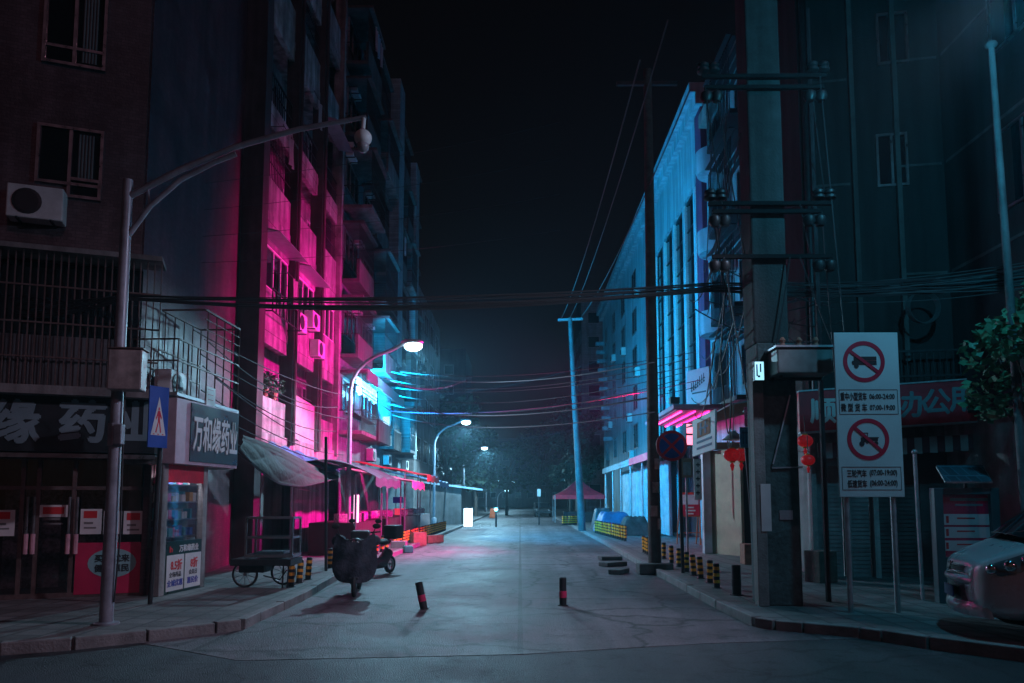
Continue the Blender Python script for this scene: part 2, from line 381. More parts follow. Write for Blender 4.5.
def window(f, parent, u0, u1, z0, z1, n=0.0, fm=None, bars=(0.5,), label=None, glass=None, fw=0.05, curtain=False, transom=None):
    fm = fm or ALU; b = MB()
    for a in (u0, u1-fw): f.box(b, a, a+fw, z0, z1, n, n+0.06)
    for a in (z0, z1-fw): f.box(b, u0+fw, u1-fw, a, a+fw, n, n+0.06)
    for t in bars: m_ = u0+(u1-u0)*t; f.box(b, m_-fw/2, m_+fw/2, z0+fw, z1-fw, n, n+0.05)
    if transom: zt = z0+(z1-z0)*transom; f.box(b, u0+fw, u1-fw, zt-fw/2, zt+fw/2, n, n+0.045)
    w = b.build('window', fm, parent)
    g = MB(); f.box(g, u0+fw, u1-fw, z0+fw, z1-fw, n+0.003, n+0.02); g.build('pane', glass or DGLASS, w)
    return w
def shutter(f, parent, u0, u1, z0, z1, n, m=None, name='roller_shutter'):
    b = MB(); z = z0
    while z < z1 - 0.01:
        h = min(0.085, z1-z); f.box(b, u0, u1, z, z+h*0.8, n, n+0.03); f.box(b, u0, u1, z+h*0.8, z+h, n, n+0.012); z += h
    return b.build(name, m or SHUT, parent)

def ac_unit(f, u, z, n, label, group, w=0.8):
    t = thing('air_conditioner', f.p(u,z,n), label, 'air conditioner', group)
    b = MB(); f.box(b, u-w/2, u+w/2, z, z+0.55, n+0.03, n+0.33); b.build('casing', WHITEP, t, bevel=0.02)
    b = MB(); b.lathe([(0.215,0),(0.215,0.012),(0.17,0.02),(0.04,0.02)], f.p(u-w*0.14,z+0.275,n+0.33), f.n, 18); b.build('fan_grille', PLASTIC, t)
    for s in (-1,1): b = MB(); f.box(b, u+s*w*0.3-0.015, u+s*w*0.3+0.015, z-0.03, z, n, n+0.36); b.build('bracket', DARKM, t)
    return t
# ------------------------------------------------------------------ ground
SW = 0.12
b = MB(); b.prism([(-300,-120,-0.3),(300,-120,-0.3),(300,600,-0.3),(-300,600,-0.3)], (0,0,0.292)); tag(b.build('ground', DIRT), kind='structure')
b = MB(); b.prism([(-90,-30,-0.2),(90,-30,-0.2),(90,14,-0.2),(-90,14,-0.2)], (0,0,0.2)); tag(b.build('cross_road', ASPHALT), kind='structure')
KL = [gp(x, y, SW) for x, y in ((0,643.5),(73,638.5),(146,631),(214,623.5),(240,620.5),(256,613),(300,594))]
KL = [V((-40,1.5,SW)), V((-14,4.6,SW))] + KL + [V((-3.95,16,SW)), V((-3.75,30,SW)), V((-3.65,44,SW)), V((-3.65,130,SW))]
KR = [gp(x, y, SW) for x, y in ((720,601),(757,617.5),(776,620.5),(804,623),(861,628),(884,631),(930,638))]
KR = [V((3.4,130,SW)), V((3.3,30,SW)), V((3.15,19,SW))] + KR + [V((5.9,7.5,SW)), V((8,6.2,SW)), V((14,4.4,SW)), V((40,1.5,SW))]
b = MB(); b.prism([(-4.6,9.0,-0.1),(-3.0,8.0,-0.1),(0,8.35,-0.1),(2.2,9.0,-0.1),(4.6,9.4,-0.1),(4.2,140,-0.1),(-4.6,140,-0.1)], (0,0,0.104))
tag(b.build('street', CONCROAD), kind='structure')
def sidewalk(K, far):
    b = MB(); b.prism([V((p.x,p.y,-0.05)) for p in K] + [V((x,y,-0.05)) for x,y in far], (0,0,SW+0.05)); tag(b.build('sidewalk', PAVE), kind='structure')
    b = MB()
    for a, c in zip(K, K[1:]):                            # kerb stones, laid end to end with open joints
        n = max(1, int((c-a).length/0.9))
        if (c-a).length > 40: n = 40
        for i in range(n):
            p, q = a+(c-a)*(i/n), a+(c-a)*((i+1)/n); d = (q-p).normalized()
            s = d.cross(V((0,0,1)))*0.14; j = random.uniform(-0.006, 0.012)
            b.obox(V((p.x,p.y,-0.04)) + d*0.012 - s*0.5, (q-p)-d*0.024, s, V((0,0,SW+0.055+j)))
    tag(b.build('kerb', KERB, bevel=0.012), kind='structure')
sidewalk(KL, [(-40,130)]); sidewalk(KR, [(40,130)])

# ------------------------------------------------------------------ LEFT: pharmacy block
F1 = F((-6.2,12.5), (0.94,0.342))
B1 = thing('apartment_building', (-6.2,12.5,0), 'dark maroon tiled apartment block above the pharmacy with black fascia', 'building')
b = MB(); UC = F1.uz(148,100)[0]; b.prism([F1.p(-9,3.5), F1.p(UC,3.5), V((-7.3,18.9,3.5)), V((-17,20,3.5))], (0,0,15)); b.build('wall', TILEW, B1)
b = MB(); b.prism([F1.p(-9,0,-2.6), F1.p(0.1,0,-2.6), V((-7.25,18.9,0)), V((-17,20,0))], (0,0,3.497)); b.build('shop_back_wall', PLASTD, B1)
b = MB(); b.prism([F1.p(-0.16,0,-0.002), F1.p(0,0,-0.002), V((-7.25,18.85,0)), V((-7.5,18.85,0))], (0,0,3.49)); b.build('side_wall', TILES, B1)
b = MB(); ca_, cb_ = F1.p(UC,3.6), V((-7.3,18.9,3.6)); dd_ = (cb_-ca_).normalized(); nn_ = V((dd_.y,-dd_.x,0)); b.prism([ca_+dd_*0.03+nn_*0.003, ca_+dd_*0.03+nn_*0.03, cb_+nn_*0.03, cb_+nn_*0.003], (0,0,14.8)); b.build('side_cladding', TILES, B1)
def w1(x0,y0,x1,y1, **k):
    a, c = F1.uz(x0,y1), F1.uz(x1,y0); wd = window(F1, B1, a[0], c[0], a[1], c[1], **k)
    if k.get('bars', 1):
        w_ = c[0]-a[0]; b = MB(); n_ = 0.024
        b.sheet(lambda s,t_: F1.p(a[0]+w_*(0.62+0.24*s), a[1]+0.1+(c[1]-a[1]-0.2)*t_, n_+0.006*math.sin(s*30)), 30, 3, 0.002); b.build('curtain', CURT, wd)
w1(35,133,105,182); w1(67,182,102,198, bars=()); w1(42,-14,110,62, transom=0.2); w1(-70,-14,-6,62, transom=0.2); w1(-75,133,-8,182)
u_, z_ = F1.uz(36,221,0.2)
ac_unit(F1, u_, z_, 0.0, 'weathered air conditioner below the barred window over the pharmacy', None)
# barred balcony on the first floor
b = MB(); z0, z1 = F1.uz(60,386,0.5)[1], F1.uz(60,250,0.5)[1]
F1.box(b, -9, 0.05, z0-0.14, z0, 0, 0.55); F1.box(b, -9, 0.05, z1-0.05, z1+0.03, 0, 0.6); bal = b.build('balcony', PLASTD, B1)
b = MB(); u = -8.9
while u < 0.05:
    F1.box(b, u, u+0.018, z0, z1-0.05, 0.47, 0.488); u += 0.105
for t in (0.2, 0.45, 0.72): F1.box(b, -9, 0.04, z0+(z1-z0)*t, z0+(z1-z0)*t+0.025, 0.49, 0.51)
b.build('window_bars', RUSTY, bal)
b = MB(); u = -6
while u < -0.7:
    F1.box(b, u, u+0.06, z0, z0+0.82, 0.36, 0.40); F1.box(b, u+0.06, u+0.1, z0, z0+0.82, 0.35, 0.38); u += 0.1
b.build('corrugated_panel', mat('dull_corrugated_sheet',(0.12,0.12,0.13),0.6,0.3,var=0.3,streak=0.4), bal)
b = MB(); F1.box(b, -5.5, -0.3, z0+0.02, z1-0.1, 0.02, 0.06); b.build('back_window', DGLASS, bal)
b = MB(); F1.box(b, *[F1.uz(80,0,0.3)[0], F1.uz(98,0,0.3)[0]], F1.uz(90,354,0.3)[1], F1.uz(90,350.5,0.3)[1], 0.27, 0.3); b.build('tube_lamp', TUBE, bal)
# fascia sign
fa = MB(); zs0, zs1 = F1.uz(60,452,0.3)[1], F1.uz(60,388,0.3)[1]
F1.box(fa, -9, 0.02, zs0, zs1, 0.003, 0.3); fas = fa.build('fascia_sign', BOARDK, B1, bevel=0.01)
for ch, px in (('和',-52),('缘',15),('药',83),('业',141)):
    text(ch, 0.66, F1, F1.uz(px,420,0.3)[0], F1.uz(px,421,0.3)[1], 0.31, LETT, fas, weight=0.035)
b = MB(); F1.box(b, -9, 0.03, zs0-0.09, zs0-0.02, 0.02, 0.26); b.build('metal_trim', ALU, B1)
# pharmacy front: frames, glass, posters
b = MB(); zt = zs0-0.1
for px in (-48,20,36,72,113,150): 
    u = F1.uz(px,520)[0]; F1.box(b, u-0.03, u+0.03, 0.12, zt, -0.12, -0.05)
F1.box(b, -9, 0, 0.12, 0.2, -0.13, -0.04); F1.box(b, -9, 0, zt-0.5, zt-0.44, -0.115, -0.055); b.build('shopfront_frame', RUSTY, B1)
b = MB(); F1.box(b, -9, -0.2, 0.2, zt, -0.092, -0.085); b.build('shopfront_glass', GLASS, B1)
for px in (26,33,68,76):
    u = F1.uz(px,540)[0]; b = MB(); b.tube([F1.p(u,0.85,0.02), F1.p(u,1.75,0.02)], 0.02); h = b.build('door_handle', ALU, B1, smooth=40)
    b = MB(); zc = F1.uz(px,544,0.02)[1]; b.tube([F1.p(u,zc-0.16,0.02), F1.p(u,zc+0.16,0.02)], 0.036); b.build('grip', TARPK, h, smooth=40)
def poster(x0,y0,x1,y1,n,m,name='poster'):
    b = MB(); F1.pbox(b, x0,x1,y0,y1, n-0.008, n); return b.build(name, m, B1)
for (x0,y0,x1,y1) in ((-8,510,14,536),(81,509,101,534),(104,511,121,534),(124,511,144,534),(40,505,68,517)):
    p_ = poster(x0,y0,x1,y1,-0.05,POSTER)
    b = MB(); F1.pbox(b, x0+3,x1-4,y0+2,y0+9,-0.049,-0.046); b.build('red_print', LETR, p_)
    b = MB(); F1.pbox(b, x0+3,x1-8,y0+13,y0+15,-0.049,-0.046); F1.pbox(b, x0+3,x1-5,y0+18,y0+19.5,-0.049,-0.046); b.build('grey_print', CURT, p_)
pr = poster(76,543,150,592,-0.03,POSTR,'window_poster')
b = MB(); c = F1.uz(112,563,-0.02); b.prism([F1.p(c[0]+0.36*math.cos(t*0.2618), c[1]+0.24*math.sin(t*0.2618), -0.028) for t in range(24)], F1.n*0.004); b.build('oval_print', OVAL, pr)
text('买药就来', 0.12, F1, c[0], c[1]+0.08, -0.019, SIGNK, pr, weight=0.03, depth=0.004); text('健康惠民', 0.12, F1, c[0], c[1]-0.08, -0.019, SIGNK, pr, weight=0.03, depth=0.004)
b = MB()
for k in range(4): F1.box(b, -5+k*1.2, -4.1+k*1.2, 0.13, 1.9, -2.3, -1.7)
b.build('medicine_shelf', GOODS, B1)
b = MB(); F1.box(b, F1.uz(128,0)[0], -0.22, 0.9, 2.35, -0.4, -0.3); b.build('inner_panel', CURT, B1)

# corner kiosk of the pharmacy
FK = F((-5.93,12.25), (0.1,0.995))
KI = thing('shop_kiosk', (-5.95,12.3,SW), 'small corner pharmacy kiosk with sale posters under its dark green signboard', 'kiosk')
zkt = FK.uz(190,466)[1]
b = MB(); b.obox(FK.p(0,0.12,-0.14), FK.u*0.16, FK.n*0.14, V((0,0,zkt-0.12))); b.obox(FK.p(1.3,0.12,-0.14), FK.u*0.14, FK.n*0.14, V((0,0,zkt-0.12)))
b.obox(FK.p(0,0.12,-0.9), FK.u*2.2, FK.n*0.1, V((0,0,zkt-0.12))); b.obox(FK.p(0,zkt,-0.9), FK.u*2.4, FK.n*0.9, V((0,0,0.12))); b.build('wall', PLAST, KI, bevel=0.008)
b = MB()
for z in (1.05,1.35,1.65,1.95): FK.box(b, 0.18, 1.28, z, z+0.025, -0.3, -0.1)
sh = b.build('shelf', ALU, KI)
b = MB(); FK.box(b, 0.16, 1.3, 0.9, zkt-0.02, -0.33, -0.31); b.build('back_board', CURT, KI)
cols = [mat('goods_%s' % n, c, 0.5, var=0.2) for n, c in (('white',(0.6,0.6,0.6)),('teal',(0.1,0.35,0.4)),('pink',(0.6,0.15,0.3)),('amber',(0.55,0.3,0.12)),('blue',(0.1,0.2,0.5)))]
for z in (1.075,1.375,1.675,1.975):
    u = 0.2
    while u < 1.2:
        w_ = random.uniform(0.05,0.13); h_ = random.uniform(0.1,0.2)
        b = MB(); FK.box(b, u, u+w_, z, z+h_, -0.29, -0.29+random.uniform(0.08,0.17)); b.build('medicine_box', random.choice(cols), sh); u += w_+random.uniform(0.01,0.05)
b = MB(); FK.box(b, 0.16, 1.3, 0.98, zkt-0.02, -0.06, -0.052); b.build('window_pane', KGLASS, KI)
b = MB(); FK.box(b, 0.02, 1.42, zkt-0.3, zkt, -0.05, -0.01); b.build('valance', TARPR, KI)
zc0, zc1 = FK.uz(178,590)[1], FK.uz(178,541)[1]
b = MB(); FK.box(b, 0.16, 1.3, max(0.13,zc0-0.05), zc1, -0.05, -0.004); pb = b.build('poster_board', BOARDG, KI)
text('万和缘药业', 0.115, FK, 0.88, zc1-0.13, 0.0, LETW, pb, weight=0.03, depth=0.006)
text('h', 0.13, FK, 0.32, zc1-0.13, 0.0, LETR, pb, weight=0.04, depth=0.006, sx=1.4)
for u0, a, c in ((0.2,'8.5折','全场药品'),(0.76,'8折','会员日')):
    b = MB(); FK.box(b, u0, u0+0.52, max(0.17,zc0), zc1-0.23, -0.004, 0.004); q = b.build('poster', POSTER, pb); zm = zc1-0.23
    text(a, 0.17, FK, u0+0.29, zm-0.17, 0.006, LETR, q, weight=0.03, depth=0.004, sx=0.85)
    text(c, 0.085, FK, u0+0.26, zm-0.33, 0.006, SIGNK, q, weight=0.02, depth=0.004)
    text('全城优惠' if u0 < 0.5 else '惠民价', 0.11, FK, u0+0.26, zm-0.47, 0.006, LETB, q, weight=0.03, depth=0.004)
b = MB(); b.tube([FK.p(0.25,zkt-0.05,-0.09), FK.p(1.15,zkt-0.05,-0.09)], 0.014, 8); b.build('tube_lamp', TUBE, KI)
lamp('kiosk_light', FK.p(0.7,zkt-0.1,-0.09), 8, (0.85,0.85,1.0), KI, 'AREA', 0.9, aim=FK.p(0.7,1.0,-0.16), size_y=0.05)
# kiosk signboard (tilts outward like the photo)
b = MB(); kb0, kb1 = FK.uz(205,466,0.2)[1], FK.uz(205,406,0.2)[1]
ub = FK.uz(176,430,0.2)[0], FK.uz(190,430,0.2)[0], FK.uz(238,430,0.2)[0]
FK.box(b, ub[0], ub[2], kb0, kb1+0.03, -0.05, 0.2); kb = b.build('signboard', mat('pale_pink_board', (0.55,0.42,0.5), 0.5, var=0.25), KI, bevel=0.008)
b = MB(); FK.box(b, ub[1], ub[2]-0.02, kb0+0.06, kb1, 0.2, 0.22); b.build('sign_panel', BOARDG, kb)
text('万和缘药业', 0.62, FK, (ub[1]+ub[2])/2, (kb0+kb1)/2+0.03, 0.225, LETW, kb, weight=0.02, sx=(ub[2]-ub[1])/(5*0.69)*0.95)
# metal cage over the kiosk
CG = thing('metal_cage', (-5.8,13.3,3.5), 'rusty welded bar cage standing over the corner kiosk signboard', 'cage')
FC = F((-5.75,12.7), (0.02,1)); b = MB(); uc0, uc1 = FC.uz(178,360)[0], FC.uz(239,360)[0]
zc = [FC.uz(208,y)[1] for y in (402,372,352)]; zc.append(zc[2]+0.75)
for z in zc[:3]: b.beam(FC.p(uc0,z,0), FC.p(uc1,z,0), 0.025); b.beam(FC.p(uc0,z,-0.8), FC.p(uc1,z,-0.8), 0.025); b.beam(FC.p(uc0,z,0), FC.p(uc0,z,-0.8), 0.025)
um = uc0+(uc1-uc0)*0.38
b.beam(FC.p(um,zc[3],0), FC.p(uc1,zc[3],0), 0.035); b.beam(FC.p(um,zc[3],-0.8), FC.p(uc1,zc[3],-0.8), 0.03); b.beam(FC.p(um,zc[3],0), FC.p(um,zc[3],-0.8), 0.03); b.beam(FC.p(uc1,zc[3],0), FC.p(uc1,zc[3],-0.8), 0.03)
k = 7
for i in range(k+1):
    u = uc0+(uc1-uc0)*i/k; top = zc[3] if u >= um-0.01 else zc[2]
    b.tube([FC.p(u,zc[0],0), FC.p(u,top,0)], 0.014, 6); b.tube([FC.p(u,zc[0],-0.8), FC.p(u,top,-0.8)], 0.012, 6)
for z in (zc[2]+0.2, zc[2]+0.4, zc[2]+0.58): b.tube([FC.p(um,z,0), FC.p(uc1,z,0)], 0.01, 6)
b.build('cage_bars', RUSTY, CG)
b = MB(); FC.box(b, uc0-0.05, uc1, zc[0]-0.05, zc[0], -0.85, 0.03); b.build('cage_floor', GALV, CG)
t = thing('air_conditioner', FC.p(um+0.15,zc[0],-0.5), 'air conditioner box inside the rusty cage over the kiosk', 'air conditioner')
b = MB(); FC.box(b, um-0.35, um+0.35, zc[0]+0.0, zc[0]+0.52, -0.72, -0.42); b.build('casing', WHITEP, t, bevel=0.015)
b = MB(); b.lathe([(0.2,0),(0.2,0.015),(0.16,0.02)], FC.p(um-0.1,zc[0]+0.26,-0.42), FC.n, 20); b.build('fan_grille', PLASTIC, t)
t = thing('notice_card', FC.p(uc1-0.7,zc[0],0.05), 'pale pink card with printed lines tied to the cage', 'notice')
b = MB(); FC.pbox(b, 207,215,386,408, 0.03, 0.045); b.build('card', POSTER, t)
b = MB(); FC.pbox(b, 208.5,213.5,389,391, 0.046, 0.05); FC.pbox(b, 208.5,213.5,394,396, 0.046, 0.05); FC.pbox(b, 208.5,213.5,399,401, 0.046, 0.05); b.build('print', LETR, t)

# ------------------------------------------------------------------ LEFT: pink lit balcony block
F2 = F((-6.9,19.0), (0,1)); L2 = 8.4
B2 = thing('balcony_building', (-6.9,19,0), 'grimy pale block of open balconies washed in magenta light above the grey tarpaulin', 'building')
b = MB(); F2.box(b, 0, L2, 3.2, 21.5, -9, -0.85); F2.box(b, 0, L2, 0, 3.2, -9, -0.6); b.build('wall', PLAST, B2)
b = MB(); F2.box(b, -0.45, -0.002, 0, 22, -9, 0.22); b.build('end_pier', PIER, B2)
PU = (2.7, 5.5, 8.2)
for i in range(6):
    z = 3.5 + 3.05*i; b = MB()
    F2.box(b, 0, L2, z-0.25, z, -0.849, 0.02)                    # slab edge
    if i != 1: F2.box(b, 0, L2, z, z+(1.0 if i != 3 else 0.12), -0.12, 0)
    bl = b.build('balcony', PLAST, B2)
    b = MB(); F2.box(b, 0, L2, z+2.45, z+2.8, -0.16, 0.0); b.build('lintel', PLAST, B2)
    if i == 3:
        b = MB(); F2.box(b, 0, L2, z+0.98, z+1.03, -0.06, -0.02); F2.box(b, 0, L2, z+0.55, z+0.58, -0.055, -0.025)
        u = 0.1
        while u < L2: F2.box(b, u, u+0.02, z+0.12, z+0.98, -0.05, -0.03); u += 0.16
        b.build('railing', DARKM, bl)
    for k, u in enumerate((0.55, 3.3, 6.0)):
        if i == 1: continue
        wd = window(F2, bl, u+0.9, u+1.9, z+0.95, z+2.2, n=-0.847, fm=WHITEP)
        b = MB(); F2.box(b, u, u+0.75, z, z+2.1, -0.847, -0.81); b.build('door', SHUTD, bl)
for i, u0, u1 in ((0,2.85,5.3),(2,0.1,2.5),(2,5.7,8.0),(4,2.85,5.3),(0,5.7,8.0)):
    z = 3.5+3.05*i; b = MB(); u = u0
    while u < u1: F2.box(b, u, u+0.016, z+1.0, z+2.45, -0.05, -0.034); u += 0.13
    for zz in (1.45,1.95): F2.box(b, u0, u1, z+zz, z+zz+0.025, -0.034, -0.012)
    b.build('window_bars', DARKM, B2)
for i, u0, u1 in ((1,0.0,2.6),(1,2.9,5.3),(3,5.6,8.1)):
    z = 3.5+3.05*i; b = MB(); b.prism([F2.p(u0,z+2.30,0.003),F2.p(u0,z+2.24,0.55),F2.p(u0,z+2.26,0.55),F2.p(u0,z+2.40,0.003)], F2.u*(u1-u0)); b.build('rain_canopy', GALV, B2)
for k, (u,z,m_) in enumerate(((0.8,11.4,'pale_cloth'),(3.6,14.0,'grey_washing'),(1.5,7.5,'red_washing'))):
    b = MB(); b.tube([F2.p(u-0.5,z+0.5,0.45), F2.p(u+0.9,z+0.5,0.45)], 0.012, 6); b.tube([F2.p(u-0.4,z+0.5,0.0), F2.p(u-0.4,z+0.5,0.46)], 0.01, 6); b.tube([F2.p(u+0.8,z+0.5,0.0), F2.p(u+0.8,z+0.5,0.46)], 0.01, 6); b.build('drying_rack', DARKM, B2)
    b = MB(); b.sheet(lambda a,c,u=u,z=z: F2.p(u+0.5*a, z+0.48-0.8*c, 0.45+0.03*math.sin(a*11+c*2)), 12, 6)
    tag(b.build('hanging_garment', MATS[m_] if m_ in MATS else mat(m_, (0.35,0.3,0.32), 0.9, var=0.2), smooth=60), ('pale garment on the drying rack of an upper magenta balcony','grey garment on the highest drying rack of the magenta block','red garment on the lowest drying rack above the magenta windows')[k], 'laundry')
b = MB()
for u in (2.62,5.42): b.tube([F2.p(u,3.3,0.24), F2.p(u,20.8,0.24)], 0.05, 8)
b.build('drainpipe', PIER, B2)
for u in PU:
    b = MB(); F2.box(b, u-0.15, u+0.10, 3.3, 21.5, -0.22, 0.17); b.build('partition_wall', PIER if u < 8 else PLAST, B2)  # near partitions carry their unlit side as a darker colour
# glazed first floor
z = 3.5+3.05
b = MB(); F2.box(b, 0, L2, z+0.0, z+0.95, -0.1, 0.002); F2.box(b, 0, L2, z+2.15, z+2.46, -0.1, 0.002); b.build('spandrel', PLAST, B2)
for u0, u1 in ((0.05,2.5),(2.85,5.3),(5.65,8.0)):
    window(F2, B2, u0, u1, z+0.95, z+2.15, n=-0.08, fm=WHITEP, bars=(0.25,0.5,0.75))
b = MB()
for zz in (z+0.12, z+0.72): F2.box(b, 0.1, 2.5, zz, zz+0.03, 0.35, 0.38)
for k in range(9): u = 0.1+0.3*k; F2.box(b, u, u+0.03, z+0.12, z+0.75, 0.35, 0.38)
F2.box(b, 0.1, 0.13, z+0.12, z+0.15, 0.003, 0.35); F2.box(b, 2.47, 2.5, z+0.12, z+0.15, 0.003, 0.35); b.build('flower_rack', DARKM, B2)
# ground floor
b = MB(); F2.box(b, -0.002, L2, 2.75, 3.5, -0.6, 0.08); b.build('fascia', PLAST, B2)
for u0, u1 in ((0.25,1.5),(1.85,3.3),(3.7,5.2),(5.7,7.3)): shutter(F2, B2, u0, u1, 0.12, 2.7, -0.58)
for u in (0.05,1.55,3.35,5.3,7.4): b = MB(); F2.box(b, u, u+0.22, 0.12, 2.75, -0.6, -0.3); b.build('shop_pier', PLASTD, B2)
for px, py in ((299,332),(318,358),(312,330)):
    u, zz = F2.uz(px, py, 0.2); ac_unit(F2, u, zz, 0.0 if px != 312 else 0.02, 'white air conditioner on the magenta lit balcony block above the tarpaulin', 'air conditioners on the magenta balcony block')
# potted plants on the first balcony, white sheet
def leafmass(mb, c, rad, n, size, squash=(1,1,1), hollow=0.3):
    for _ in range(n):
        while True:
            p = V((random.uniform(-1,1), random.uniform(-1,1), random.uniform(-1,1)))
            if hollow < p.length < 1: break
        q = V(c) + V((p.x*rad*squash[0], p.y*rad*squash[1], p.z*rad*squash[2]))
        a = V((random.gauss(0,1), random.gauss(0,1), random.gauss(0,0.6))).normalized(); s = size*random.uniform(0.6,1.4)
        bb = a.cross(V((random.gauss(0,1), random.gauss(0,1), random.gauss(0,1)))).normalized()*s*0.32; a *= s/2
        mb.add([q-a, q+bb*0.9-a*0.1, q+a, q-bb*0.9-a*0.1], [(0,1,2,3)])
for k, px in enumerate((258,266,275)):
    u = F2.uz(px,400)[0]; t = thing('potted_plant', F2.p(u,4.5,-0.3), 'leafy plant in a pot on the ledge of the lowest magenta balcony', 'plant', 'potted plants on the balcony ledge')
    b = MB(); b.lathe([(0.09,0),(0.13,0.2),(0.12,0.2)], F2.p(u,4.5,-0.06), n=12); b.build('pot', BRICK, t)
    b = MB(); leafmass(b, F2.p(u,4.9,-0.02), 0.3, 110, 0.13); b.build('foliage', LEAF, t)
t = thing('hanging_sheet', F2.p(4,4.4,0.05), 'pale sheet hung over the balcony parapet above the blue tarpaulin', 'sheet')
b = MB(); u0, u1 = F2.uz(293,430,0.06)[0], F2.uz(315,430,0.06)[0]
b.sheet(lambda a, c: F2.p(u0+(u1-u0)*a, 3.55+1.35*c-0.1*a, 0.07+0.03*math.sin(a*14)*(1-c)), 24, 8); b.build('cloth', mat('pale_cloth',(0.42,0.38,0.42),0.8,var=0.1), t, smooth=60)

# tarpaulins and stall under them
t = thing('grey_tarpaulin', (-6.2,18,2.6), 'creased grey tarpaulin sagging over the pavement below the magenta balconies', 'tarpaulin')
random.seed(3); ph = [random.uniform(0,6) for _ in range(8)]
inn = [at(240,435,15.7), at(263,442,17.0), at(289,453,18.7), at(312,466,21.0), at(336,476,23.5)]
out = [at(238,447,14.9), at(257,469,15.7), at(278,484,16.7), at(302,487,18.3), at(340,478,22.0)]
def lerp_poly(P, t):
    x = t*(len(P)-1); i = min(int(x), len(P)-2); return P[i].lerp(P[i+1], x-i)
def smooth_poly(P, t): return (lerp_poly(P, max(0,t-0.06)) + lerp_poly(P, t)*2 + lerp_poly(P, min(1,t+0.06)))/4
def tf(a, c):
    p = smooth_poly(inn,a).lerp(smooth_poly(out,a), c)
    w_ = math.sin(math.pi*c)*math.sin(math.pi*a)
    p += V((0.12,-0.1,-0.10))*w_
    cr = abs(math.sin(a*9+c*4.5+ph[0]+0.6*math.sin(c*5)))**0.5*0.05 + abs(math.sin(c*7-a*6+ph[1]+0.5*math.sin(a*11)))**0.6*0.05 + 0.010*math.sin(a*13+ph[2]+c*8)
    p += V((0.75,-0.5,0.25))*(cr*(0.25+0.75*math.sin(math.pi*min(1,c*0.9+0.1))))
    return p
b = MB(); b.sheet(tf, 110, 36, 0.008); b.build('tarp_sheet', TARP, t, smooth=70)
b = MB(); b.tube([smooth_poly(out,i/20)+V((0,0,0.0)) for i in range(21)], 0.018, 6); b.build('edge_rope', CABLEL, t)
t = thing('blue_tarpaulin', (-6.7,22,3.2), 'narrow blue tarpaulin strip along the wall above the grey one', 'tarpaulin')
bi = [at(268,446,19.4), at(300,456,22.8), at(338,471,26.8)]; bo = [at(262,453,18.2), at(300,464,21.0), at(346,480,24.5)]
b = MB(); b.sheet(lambda a,c: smooth_poly(bi,a).lerp(smooth_poly(bo,a),c)+V((0,0,0.12+0.03*math.sin(a*30)-0.05*math.sin(c*3.1))), 40, 6); b.build('tarp_sheet', TARPB, t, smooth=70)

def post(name, base, top, r, m, label, cat, r2=None):
    t = thing(name, base, label, cat); b = MB(); b.tube([base, top], [r, r2 or r], 10); b.build('shaft', m, t, smooth=40); return t
post('awning_pole', gp(326,571,SW), at(326,437,gp(326,571,SW).y), 0.035, DARKM, 'thin dark pole propping the near end of the market awnings on the left', 'pole')

# food cart with a glass case
c0 = gp(268,588,SW); cy = c0.y
CT = thing('food_cart', (c0.x,cy,SW), 'pushcart carrying an empty glass display case on the left pavement', 'cart')
def cpt(px,py,dy=0.0): p = at(px,py,cy); return V((p.x, cy+dy, p.z))
x0, x1 = at(246,540,cy).x, at(292,540,cy).x; zb, zt_ = at(268,556,cy).z, at(268,518,cy).z
b = MB()
for x in (x0,x1):
    for y in (cy,cy+0.5): b.beam((x,y,zb), (x,y,zt_), 0.035)
for z in (zb,(zb*0.52+zt_*0.48),zt_):
    w_ = 0.035 if z != zb else 0.05
    for y in (cy,cy+0.5): b.beam((x0,y,z), (x1,y,z), w_)
    for x in (x0,x1): b.beam((x,cy,z), (x,cy+0.5,z), w_)
gc = b.build('display_case', ALU, CT)
b = MB(); b.obox((x0,cy-0.003,zb),(x1-x0,0,0),(0,0.004,0),(0,0,zt_-zb)); b.build('glass', GLASS, gc); b = MB(); b.obox((x0,cy+0.5,zb),(x1-x0,0,0),(0,0.004,0),(0,0,zt_-zb)); b.build('glass', GLASS, gc)
b = MB(); b.box(((x0+x1)/2,cy+0.25,zb+0.05),(0.5,0.35,0.05)); b.build('tray', GALV, gc)
b = MB(); xa = at(233,570,cy).x; b.box(((xa+x1)/2,cy+0.25,zb-0.11),(x1-xa+0.04,0.72,0.12)); b.box(((xa+x1)/2-0.2,cy+0.25,zb-0.235),(x1-xa-0.6,0.5,0.13)); b.build('cart_bed', DARKM, CT, bevel=0.01)
b = MB()
for x in (x1-0.05, x1-0.14): b.tube([(x,cy,zb-0.15),(x-0.02,cy+0.02,SW+0.0)], 0.014, 6)
b.tube([(x1-0.5,cy,zb-0.35),(x1-0.2,cy,zb-0.42),(x1-0.08,cy,zb-0.25)], 0.012, 6); b.build('leg', DARKM, CT)
